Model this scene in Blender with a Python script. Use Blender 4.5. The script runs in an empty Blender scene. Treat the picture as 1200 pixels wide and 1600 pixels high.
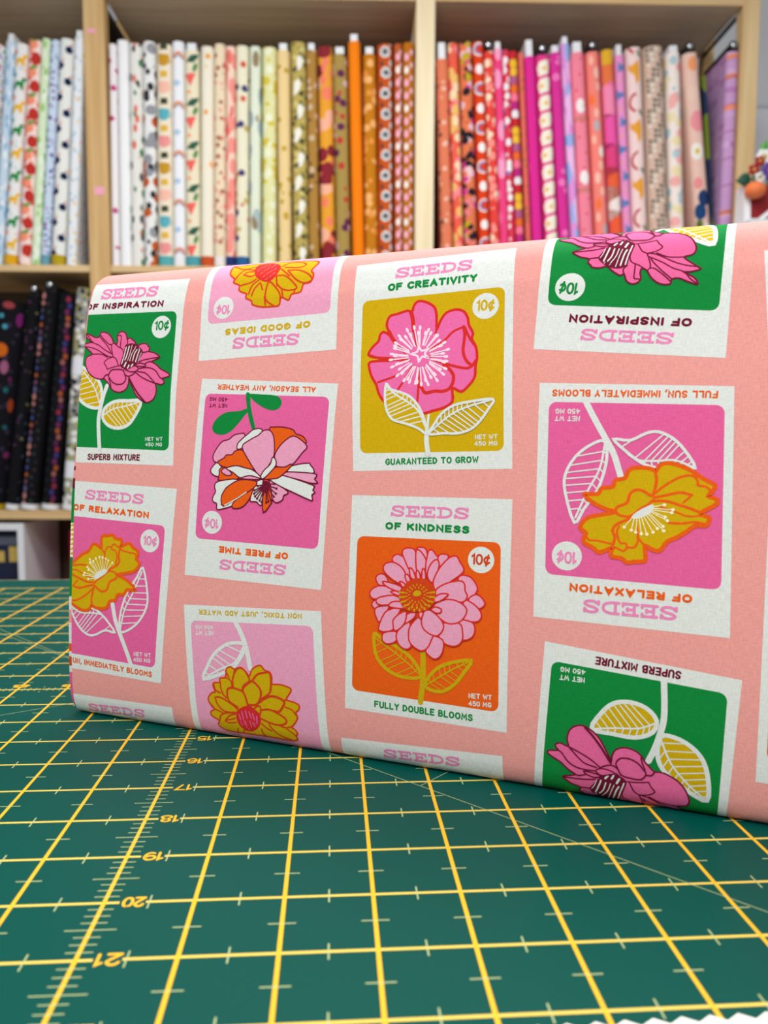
import bpy, math, random
from mathutils import Vector, Matrix
from mathutils.geometry import tessellate_polygon

# ------------------------------------------------------------------ units
I = 0.0254                      # one inch in metres; the cutting mat is ruled in inches
Z0 = 0.90                       # height of the mat's surface above the floor
C = bpy.context.scene.collection
scene = bpy.context.scene
def W(x, y, z): return Vector((x*I, y*I, z*I + Z0))

# ------------------------------------------------------------------ camera
cd = bpy.data.cameras.new('camera'); cam = bpy.data.objects.new('camera', cd); C.objects.link(cam)
right = Vector((0.99793216, -0.06419087, 0.00330781)); down = Vector((-0.00207867, -0.0836657, -0.99649171)); fwd = Vector((0.06424242, 0.99442425, -0.08362612))
M = Matrix((right, -down, -fwd)).transposed().to_4x4()
M.translation = W(2.54904708, -10.66367376, 5.09151222)
cam.matrix_world = M
cd.sensor_fit = 'VERTICAL'; cd.sensor_height = 36.0; cd.sensor_width = 27.0
cd.lens = 36.0*1246.4/1600.0
cd.clip_start = 0.01
cd.dof.use_dof = True; cd.dof.focus_distance = 13.2*I; cd.dof.aperture_fstop = 12.5
scene.camera = cam

# ------------------------------------------------------------------ world, lights, exposure
wd = bpy.data.worlds.new('world'); scene.world = wd; wd.use_nodes = True
wd.node_tree.nodes['Background'].inputs[0].default_value = (0.93, 0.96, 1.0, 1)
wd.node_tree.nodes['Background'].inputs[1].default_value = 0.33
def area(name, loc, target, sx, sy, power, col=(1, 0.98, 0.95)):
    d = bpy.data.lights.new(name, 'AREA'); d.shape = 'RECTANGLE'; d.size = sx; d.size_y = sy; d.energy = power; d.color = col
    o = bpy.data.objects.new(name, d); C.objects.link(o); o.location = loc
    o.rotation_euler = (Vector(target) - Vector(loc)).to_track_quat('-Z', 'Y').to_euler()
    return o
area('ceiling_panel_light', (0.1, 0.75, 2.55), (0.1, 0.75, 0), 1.2, 0.5, 30)
area('ceiling_panel_light', (-0.45, -1.1, 2.55), (-0.2, -0.4, 0.9), 1.4, 0.7, 34)
area('ceiling_panel_light', (0.9, -0.7, 2.55), (0.9, -0.7, 0), 1.2, 0.6, 15)
vs = scene.view_settings
vs.view_transform = 'Standard'; vs.look = 'None'; vs.gamma = 1.0; vs.use_curve_mapping = False
vs.exposure = 0.0

# ------------------------------------------------------------------ helpers
def lin(c):
    def f(v):
        v /= 255.0
        return v/12.92 if v <= 0.04045 else ((v + 0.055)/1.055)**2.4
    return (f(c[0]), f(c[1]), f(c[2]), 1.0)
def new_mat(name):
    m = bpy.data.materials.new(name); m.use_nodes = True
    return m, m.node_tree.nodes, m.node_tree.links, m.node_tree.nodes['Principled BSDF']
def plain(name, col, rough=0.7, metal=0.0, spec=0.3):
    m, n, l, b = new_mat(name)
    b.inputs['Base Color'].default_value = lin(col); b.inputs['Roughness'].default_value = rough
    b.inputs['Metallic'].default_value = metal; b.inputs['Specular IOR Level'].default_value = spec
    return m
def math_node(n, l, op, a, b=None):
    q = n.new('ShaderNodeMath'); q.operation = op
    for k, v in enumerate((a, b)):
        if v is None: continue
        if isinstance(v, (int, float)): q.inputs[k].default_value = v
        else: l.new(v, q.inputs[k])
    return q.outputs[0]
def weave_mat(name, col, amp=0.16):
    "printed quilting cotton: fine warp and weft in the sheet's own inch coordinates"
    m, n, l, b = new_mat(name)
    uv = n.new('ShaderNodeUVMap'); uv.uv_map = 'sheet'
    facs = []
    for sc in ((9, 95, 1), (95, 9, 1)):
        mp = n.new('ShaderNodeMapping'); mp.inputs['Scale'].default_value = sc; l.new(uv.outputs[0], mp.inputs[0])
        t = n.new('ShaderNodeTexNoise'); t.inputs['Scale'].default_value = 1.0; t.inputs['Detail'].default_value = 1.0; l.new(mp.outputs[0], t.inputs['Vector'])
        facs.append(t.outputs['Fac'])
    s = math_node(n, l, 'ADD', facs[0], facs[1])                     # about 1 on average
    v = math_node(n, l, 'MULTIPLY', math_node(n, l, 'SUBTRACT', s, 1.0), amp*2)
    v = math_node(n, l, 'ADD', v, 1.0)
    hsv = n.new('ShaderNodeHueSaturation'); hsv.inputs['Color'].default_value = lin(col); l.new(v, hsv.inputs['Value'])
    l.new(hsv.outputs[0], b.inputs['Base Color'])
    bp = n.new('ShaderNodeBump'); bp.inputs['Strength'].default_value = 0.25; bp.inputs['Distance'].default_value = 0.0002
    l.new(s, bp.inputs['Height']); l.new(bp.outputs[0], b.inputs['Normal'])
    b.inputs['Roughness'].default_value = 0.85; b.inputs['Specular IOR Level'].default_value = 0.15
    return m
def wood_mat(name, c1, c2, axis='x'):
    m, n, l, b = new_mat(name)
    tc = n.new('ShaderNodeTexCoord'); mp = n.new('ShaderNodeMapping')
    mp.inputs['Scale'].default_value = {'x': (1.2, 22, 22), 'y': (22, 1.2, 22), 'z': (22, 22, 1.2)}[axis]
    l.new(tc.outputs['Object'], mp.inputs[0])
    t = n.new('ShaderNodeTexNoise'); t.inputs['Scale'].default_value = 1.6; t.inputs['Detail'].default_value = 5; t.inputs['Distortion'].default_value = 0.6
    l.new(mp.outputs[0], t.inputs['Vector'])
    r = n.new('ShaderNodeValToRGB'); r.color_ramp.elements[0].color = lin(c1); r.color_ramp.elements[1].color = lin(c2)
    r.color_ramp.elements[0].position = 0.35; r.color_ramp.elements[1].position = 0.65
    l.new(t.outputs['Fac'], r.inputs[0])
    k = n.new('ShaderNodeTexVoronoi'); k.inputs['Scale'].default_value = 3.2; mk = n.new('ShaderNodeMapping')
    mk.inputs['Scale'].default_value = {'x': (0.9, 2, 2), 'y': (2, 0.9, 2), 'z': (2, 2, 0.9)}[axis]
    l.new(tc.outputs['Object'], mk.inputs[0]); l.new(mk.outputs[0], k.inputs['Vector'])
    msk = math_node(n, l, 'MULTIPLY', math_node(n, l, 'LESS_THAN', k.outputs['Distance'], 0.07), 0.6)   # knots
    mx = n.new('ShaderNodeMixRGB'); l.new(msk, mx.inputs[0]); l.new(r.outputs[0], mx.inputs[1]); mx.inputs[2].default_value = lin((96, 66, 40))
    l.new(mx.outputs[0], b.inputs['Base Color']); b.inputs['Roughness'].default_value = 0.6; b.inputs['Specular IOR Level'].default_value = 0.3
    return m
def print_mat(name, base, layers, seed):
    "cotton with scattered printed spots; every layer is (colours, spots per inch, size, share of cells, stretch)"
    m, n, l, b = new_mat(name)
    tc = n.new('ShaderNodeTexCoord'); cur = None
    for i, (cols, sc, size, prob, st) in enumerate(layers):
        mp = n.new('ShaderNodeMapping'); mp.inputs['Scale'].default_value = (39.37*sc*st[0], 39.37*sc*st[1], 39.37*sc*st[2])
        mp.inputs['Location'].default_value = (seed*3.7 + i*11.3, seed*1.9 + i*5.1, seed*2.3 + i*7.7)
        l.new(tc.outputs['Object'], mp.inputs[0])
        v = n.new('ShaderNodeTexVoronoi'); v.inputs['Scale'].default_value = 1.0; l.new(mp.outputs[0], v.inputs['Vector'])
        sp = n.new('ShaderNodeSeparateColor'); l.new(v.outputs['Color'], sp.inputs[0])
        msk = math_node(n, l, 'MULTIPLY', math_node(n, l, 'LESS_THAN', v.outputs['Distance'], size*1.4), math_node(n, l, 'LESS_THAN', sp.outputs[0], min(1.0, prob*1.4)))
        mx = n.new('ShaderNodeMixRGB'); l.new(msk, mx.inputs[0])
        if cur is None: mx.inputs[1].default_value = lin(base)
        else: l.new(cur, mx.inputs[1])
        if len(cols) == 1: mx.inputs[2].default_value = lin(cols[0])
        else:
            r = n.new('ShaderNodeValToRGB'); r.color_ramp.interpolation = 'CONSTANT'
            while len(r.color_ramp.elements) < len(cols): r.color_ramp.elements.new(0.5)
            for k, c in enumerate(cols): r.color_ramp.elements[k].position = k/len(cols); r.color_ramp.elements[k].color = lin(c)
            l.new(sp.outputs[1], r.inputs[0]); l.new(r.outputs[0], mx.inputs[2])
        cur = mx.outputs[0]
    if cur is None: b.inputs['Base Color'].default_value = lin(base)
    else: l.new(cur, b.inputs['Base Color'])
    b.inputs['Roughness'].default_value = 0.85; b.inputs['Specular IOR Level'].default_value = 0.15
    return m

def tag(o, label, cat, group=None, kind=None):
    o['label'] = label; o['category'] = cat
    if group: o['group'] = group
    if kind: o['kind'] = kind
    return o
def empty(name, loc, rot=(0, 0, 0)):
    o = bpy.data.objects.new(name, None); C.objects.link(o); o.location = loc; o.rotation_euler = rot; o.empty_display_size = 0.02
    return o
class MB:
    "collects shapes (metres) and links them as one mesh object"
    def __init__(s): s.v = []; s.f = []; s.m = []; s.mats = []; s.sm = []
    def slot(s, mat):
        if mat not in s.mats: s.mats.append(mat)
        return s.mats.index(mat)
    def add(s, verts, faces, mat, smooth=False):
        k = len(s.v); s.v += [tuple(v) for v in verts]; i = s.slot(mat)
        for f in faces: s.f.append([a + k for a in f]); s.m.append(i); s.sm.append(smooth)
    def box(s, a, b, mat, bev=0.0):
        x0, y0, z0 = a; x1, y1, z1 = b; e = bev
        if e <= 0:
            v = [(x, y, z) for z in (z0, z1) for y in (y0, y1) for x in (x0, x1)]
            s.add(v, [(0, 2, 3, 1), (4, 5, 7, 6), (0, 1, 5, 4), (2, 6, 7, 3), (0, 4, 6, 2), (1, 3, 7, 5)], mat); return
        def ring(z, i): return [(x0+i+e*0, y0+i+e, z), (x0+i+e, y0+i, z), (x1-i-e, y0+i, z), (x1-i, y0+i+e, z), (x1-i, y1-i-e, z), (x1-i-e, y1-i, z), (x0+i+e, y1-i, z), (x0+i, y1-i-e, z)]
        v = ring(z0, e*.7) + ring(z0+e, 0) + ring(z1-e, 0) + ring(z1, e*.7)
        f = [tuple(range(7, -1, -1)), tuple(range(24, 32))]
        for r in range(3):
            for k in range(8): f.append((r*8+k, r*8+(k+1) % 8, r*8+8+(k+1) % 8, r*8+8+k))
        s.add(v, f, mat)
    def tube(s, pts, rad, mat, seg=8, caps=True):
        pts = [Vector(p) for p in pts]; rings = []; v = []; f = []
        for i, p in enumerate(pts):
            d = (pts[min(i+1, len(pts)-1)] - pts[max(i-1, 0)]).normalized()
            u = d.orthogonal().normalized() if i == 0 else (u - d*u.dot(d)).normalized()
            w = d.cross(u); r = rad[i] if isinstance(rad, (list, tuple)) else rad
            v += [p + (u*math.cos(2*math.pi*k/seg) + w*math.sin(2*math.pi*k/seg))*r for k in range(seg)]
        for i in range(len(pts)-1):
            for k in range(seg): f.append((i*seg+k, i*seg+(k+1) % seg, (i+1)*seg+(k+1) % seg, (i+1)*seg+k))
        if caps: f += [tuple(range(seg-1, -1, -1)), tuple(range((len(pts)-1)*seg, len(pts)*seg))]
        s.add(v, f, mat, True)
    def ball(s, c, r, mat, sx=1, sy=1, sz=1, seg=12, lob=0, amp=0.0, rot=None):
        v = []; f = []; n = seg//2
        for i in range(n+1):
            for k in range(seg):
                a = math.pi*i/n; t = 2*math.pi*k/seg; rr = r*(1 + amp*math.cos(lob*t)*math.sin(a))
                p = Vector((rr*math.sin(a)*math.cos(t)*sx, rr*math.sin(a)*math.sin(t)*sy, r*math.cos(a)*sz))
                if rot: p = rot @ p
                v.append(Vector(c) + p)
        for i in range(n):
            for k in range(seg): f.append((i*seg+k, (i+1)*seg+k, (i+1)*seg+(k+1) % seg, i*seg+(k+1) % seg))
        s.add(v, f, mat, True)
    def build(s, name, parent=None, loc=None, rot=None):
        me = bpy.data.meshes.new(name); me.from_pydata(s.v, [], s.f)
        for m in s.mats: me.materials.append(m)
        me.polygons.foreach_set('material_index', s.m); me.polygons.foreach_set('use_smooth', s.sm); me.update()
        o = bpy.data.objects.new(name, me); C.objects.link(o)
        if parent: o.parent = parent
        if loc is not None: o.location = loc
        if rot is not None: o.rotation_euler = rot
        return o

def catmull(P, closed=False, n=4):
    P = [Vector(p) for p in P]; N = len(P); out = []
    if N < 3: return P
    for i in range(N if closed else N-1):
        if closed: p0, p1, p2, p3 = P[i-1], P[i], P[(i+1) % N], P[(i+2) % N]
        else:
            p1, p2 = P[i], P[i+1]; p0 = P[i-1] if i else p1*2 - p2; p3 = P[i+2] if i+2 < N else p2*2 - p1
        for k in range(n):
            t = k/n; out.append(0.5*((2*p1) + (p2-p0)*t + (2*p0 - 5*p1 + 4*p2 - p3)*t*t + (3*p1 - p0 - 3*p2 + p3)*t**3))
    if not closed: out.append(P[-1])
    return out
def clip(poly, ax, val, keep_greater):
    out = []; N = len(poly)
    for i in range(N):
        a, b = poly[i-1], poly[i]; da, db = a[ax]-val, b[ax]-val
        if not keep_greater: da, db = -da, -db
        if (da >= 0) != (db >= 0):
            t = da/(da-db); out.append(a + (b-a)*t)
        if db >= 0: out.append(b)
    return out

class Sheet:
    """cloth (or a mat) lying on a swept profile: s runs along the sweep, q is the length along the profile, both in inches.
    Print is laid on as thin ink faces that follow the same facets, all in one mesh."""
    STEP = 0.0004
    def __init__(s, prof, place, normal, smin, smax, flip=False):
        s.P = [Vector(p) for p in prof]; s.place = place; s.normal = normal; s.smin = smin; s.smax = smax
        s.A = [0.0]
        for a, b in zip(s.P, s.P[1:]): s.A.append(s.A[-1] + (b-a).length)
        s.N = []
        for i in range(len(s.P)):
            d = (s.P[min(i+1, len(s.P)-1)] - s.P[max(i-1, 0)]).normalized(); nn = Vector((d.y, -d.x)); s.N.append(-nn if flip else nn)
        s.v = []; s.n = []; s.uv = []; s.f = []; s.m = []; s.mats = []; s.layer = 0; s.flip = flip
    def slot(s, mat):
        if mat not in s.mats: s.mats.append(mat)
        return s.mats.index(mat)
    def seg(s, q):
        lo, hi = 0, len(s.A)-2
        while lo < hi:
            mid = (lo+hi+1)//2
            if s.A[mid] <= q: lo = mid
            else: hi = mid-1
        return lo
    def vert(s, sq, i, off):
        t = (sq[1]-s.A[i])/(s.A[i+1]-s.A[i]); p = s.P[i].lerp(s.P[i+1], t); nn = s.N[i].lerp(s.N[i+1], t)
        p = p + nn*(off + (0.0012 if off else 0.0))
        s.v.append(tuple(s.place(sq[0], p.x, p.y))); s.n.append(tuple(s.normal(nn.x, nn.y))); s.uv.append((sq[0], sq[1]))
        return len(s.v)-1
    def face(s, poly, mat, off):
        poly = clip(poly, 0, s.smin, True)
        if len(poly) > 2: poly = clip(poly, 0, s.smax, False)
        if len(poly) < 3: return
        q0 = max(min(p[1] for p in poly), 0.0); q1 = min(max(p[1] for p in poly), s.A[-1])
        if q1 - q0 < 1e-6: return
        for i in range(s.seg(q0), s.seg(q1 - 1e-7)+1):
            pc = clip(poly, 1, s.A[i], True)
            if len(pc) > 2: pc = clip(pc, 1, s.A[i+1], False)
            if len(pc) < 3: continue
            ar = sum(pc[k-1][0]*pc[k][1] - pc[k][0]*pc[k-1][1] for k in range(len(pc)))
            if abs(ar) < 1e-8: continue
            idx = [s.vert(p, i, off) for p in pc]
            if ar < 0: idx.reverse()
            if not s.flip: idx.reverse()
            s.f.append(idx); s.m.append(mat)
    def base(s, mat):
        k = s.slot(mat); L = s.A[-1]; n = max(1, int((s.smax-s.smin)/1.5))
        for a in range(n):
            x0 = s.smin+(s.smax-s.smin)*a/n; x1 = s.smin+(s.smax-s.smin)*(a+1)/n
            s.face([Vector((x0, 0)), Vector((x1, 0)), Vector((x1, L)), Vector((x0, L))], k, 0.0)
    def fill(s, pts, mat, lay=None):
        if lay is None: s.layer += 1; lay = s.layer
        k = s.slot(mat); pts = [Vector(p) for p in pts]
        for t in tessellate_polygon([[Vector((p.x, p.y, 0)) for p in pts]]):
            s.face([pts[j] for j in t], k, lay*s.STEP)
    def stroke(s, pts, w, mat, closed=False, lay=None, caps=True):
        if lay is None: s.layer += 1; lay = s.layer
        k = s.slot(mat); off = lay*s.STEP; h = w/2; pts = [Vector(p) for p in pts]
        pts = [p for i, p in enumerate(pts) if i == 0 or (p-pts[i-1]).length > 1e-5]
        if closed and len(pts) > 1 and (pts[0]-pts[-1]).length < 1e-5: pts.pop()
        N = len(pts)
        if N < 2: return
        L, R = [], []
        for i in range(N):
            a = pts[i-1] if (i or closed) else None; b = pts[(i+1) % N] if (i < N-1 or closed) else None
            d1 = (pts[i]-a).normalized() if a is not None else None; d2 = (b-pts[i]).normalized() if b is not None else None
            if d1 is None: d1 = d2
            if d2 is None: d2 = d1
            n1 = Vector((-d1.y, d1.x)); n2 = Vector((-d2.y, d2.x)); mm = n1+n2
            mm = mm.normalized() if mm.length > 1e-4 else n1
            q = mm*(h/max(0.5, mm.dot(n1))); L.append(pts[i]+q); R.append(pts[i]-q)
        for i in range(N if closed else N-1):
            j = (i+1) % N; s.face([R[i], R[j], L[j], L[i]], k, off + (i % 3)*0.12*s.STEP)
        if caps and not closed:
            for p, q, e in ((pts[0], pts[1], 0), (pts[-1], pts[-2], -1)):
                d = (p-q).normalized(); a0 = math.atan2(d.y, d.x)
                s.face([p+Vector((math.cos(a0+t), math.sin(a0+t)))*h for t in (-1.571, -0.9, -0.3, 0.3, 0.9, 1.571)], k, off)
    def disc(s, c, r, mat, n=10, lay=None, ry=None):
        if lay is None: s.layer += 1; lay = s.layer
        s.face([Vector((c[0]+r*math.cos(2*math.pi*i/n), c[1]+(ry or r)*math.sin(2*math.pi*i/n))) for i in range(n)], s.slot(mat), lay*s.STEP)
    def build(s, name, parent=None, loc=None, rot=None):
        me = bpy.data.meshes.new(name); me.from_pydata(s.v, [], s.f)
        for m in s.mats: me.materials.append(m)
        me.polygons.foreach_set('material_index', s.m)
        u = me.uv_layers.new(name='sheet')
        vi = [0]*len(me.loops); me.loops.foreach_get('vertex_index', vi)
        u.data.foreach_set('uv', [c for i in vi for c in s.uv[i]])
        me.polygons.foreach_set('use_smooth', [True]*len(me.polygons)); me.update()
        me.normals_split_custom_set_from_vertices(s.n)
        o = bpy.data.objects.new(name, me); C.objects.link(o)
        if parent: o.parent = parent
        if loc is not None: o.location = loc
        if rot is not None: o.rotation_euler = rot
        return o

# ------------------------------------------------------------------ stroke lettering (height 6; a leading '~' is a smooth stroke)
GL = {'A': '0,0 2,6 4,0;.8,2 3.2,2', 'B': '0,0 0,6;~0,6 2.3,5.8 2.9,4.6 2.2,3.4 0,3.2;~0,3.2 2.6,3 3.4,1.6 2.5,.2 0,0', 'C': '~3.6,4.9 2.4,6 .8,5.2 0,3 .8,.8 2.3,0 3.6,1',
 'D': '0,0 0,6;~0,6 2.2,5.6 3.6,3 2.2,.4 0,0', 'E': '3.2,6 0,6 0,0 3.2,0;0,3.1 2.7,3.1', 'F': '3.2,6 0,6 0,0;0,3.1 2.6,3.1', 'G': '~3.6,4.9 2.4,6 .8,5.2 0,3 .8,.8 2.3,0 3.7,1 3.7,2.6;3.7,2.7 2.2,2.7',
 'H': '0,0 0,6;3.4,0 3.4,6;0,3.1 3.4,3.1', 'I': '0,0 0,6', 'J': '~3,6 3,1.8 2.2,.2 .8,.2 0,1.5', 'K': '0,0 0,6;3.4,6 0,2.7;1.2,3.7 3.5,0', 'L': '0,6 0,0 3,0', 'M': '0,0 .3,6 2.2,2 4.1,6 4.4,0', 'N': '0,0 0,6 3.4,0 3.4,6',
 'O': '~2,6 .6,5.2 0,3 .6,.8 2,0 3.4,.8 4,3 3.4,5.2 2,6', 'P': '0,0 0,6;~0,6 2.4,5.8 3.2,4.5 2.4,3.1 0,2.8', 'R': '0,0 0,6;~0,6 2.4,5.8 3.1,4.6 2.4,3.3 0,3;1.3,3 3.4,0', 'S': '~3.2,5 2.2,6 .7,5.6 .3,4.3 1.4,3.3 2.8,2.6 3.3,1.4 2.3,.1 .8,.1 0,1.1',
 'T': '0,6 3.8,6;1.9,6 1.9,0', 'U': '~0,6 0,2 .8,.2 1.9,0 3,.4 3.5,2 3.5,6', 'V': '0,6 1.9,0 3.8,6', 'W': '0,6 1.2,0 2.5,4.4 3.8,0 5,6', 'X': '0,6 3.6,0;0,0 3.6,6', 'Y': '0,6 1.8,3 3.6,6;1.8,3 1.8,0',
 '0': '~1.7,6 .5,5.2 0,3 .5,.8 1.7,0 2.9,.8 3.4,3 2.9,5.2 1.7,6', '1': '0,4.8 1.2,6 1.2,0', '2': '~.2,4.6 .9,5.8 2.2,5.9 3.1,4.8 2.8,3.5 0,0;0,0 3.4,0', '3': '~.2,5.2 1.5,6 2.9,5.2 2.6,3.6 1.4,3.1;~1.4,3.1 2.9,2.6 3.2,1 1.6,0 0,.8', '4': '2.6,0 2.6,6 0,2 3.6,2', '5': '3,6 .4,6 .2,3.3;~.2,3.3 1.8,3.8 3.2,2.8 3,.8 1.6,0 0,.7',
 '6': '~2.8,5.4 1.7,6 .5,4.8 0,2.2 .7,.3 2,0 3.2,1 3,2.9 1.7,3.4 .3,2.3', '7': '0,6 3.3,6 1.2,0', '8': '~1.7,3.2 .4,4.3 .7,5.6 1.7,6 2.8,5.6 3,4.3 1.7,3.2 .2,2 .3,.6 1.7,0 3.1,.6 3.2,2 1.7,3.2', '9': '~.5,.5 1.6,0 2.8,1.2 3.3,3.8 2.6,5.7 1.3,6 .1,5 .3,3.1 1.6,2.6 3,3.7',
 ',': '.5,.6 0,-1', '$': '~3,4.2 1.9,4.9 .6,4.2 0,2.7 .6,1 1.9,.5 3,1.3;2.5,6 1.1,-.7', ' ': ''}
SLAB = {'S': '~4.2,4.7 3.2,6 1.3,5.9 .5,4.7 1.4,3.5 3.2,2.7 4.3,1.5 3.4,.1 1.5,.1 .3,1.3;4.3,6 4.3,4.4;.2,0 .2,1.6', 'E': '0,0 4.3,0 4.3,1.3;0,6 4.2,6 4.2,4.8;1,0 1,6;1,3.1 3,3.1;3,2.4 3,3.8', 'D': '0,0 2.4,0;0,6 2.4,6;1,0 1,6;~2.4,6 4.1,5 4.6,3 4.1,1 2.4,0'}
def glyph(ch, table):
    out = []
    for st in (table.get(ch) or GL[ch]).split(';'):
        if not st.strip(): continue
        sm = st[0] == '~'; P = [tuple(map(float, p.split(','))) for p in st.lstrip('~').split()]
        out.append((sm, P))
    return out
def write(sheet, txt, a, b, h, mat, weight, table={}, gap=1.5, lay=None):
    "strokes of the words from a to b (baseline ends), capitals h high"
    a = Vector(a); b = Vector(b); L = (b-a).length; d = (b-a)/L; up = Vector((-d.y, d.x)); x = 0.0; items = []
    for ch in txt:
        if ch == ' ': x += 3.0; continue
        g = glyph(ch, table); w = max(p[0] for _, P in g for p in P)
        items += [(sm, [(p[0]+x, p[1]) for p in P]) for sm, P in g]; x += w + gap
    tot = x - gap; wt = weight*h; k = (L - wt)/tot; o = a + d*(wt/2)
    if lay is None: sheet.layer += 1; lay = sheet.layer
    for n_, (sm, P) in enumerate(items):
        Q = [o + d*(p[0]*k) + up*((p[1]/6.0)*(h-wt) + wt/2) for p in P]
        if sm: Q = catmull(Q, False, 4)
        sheet.stroke(Q, wt, mat, lay=lay + (n_ % 5)*0.45)

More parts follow.
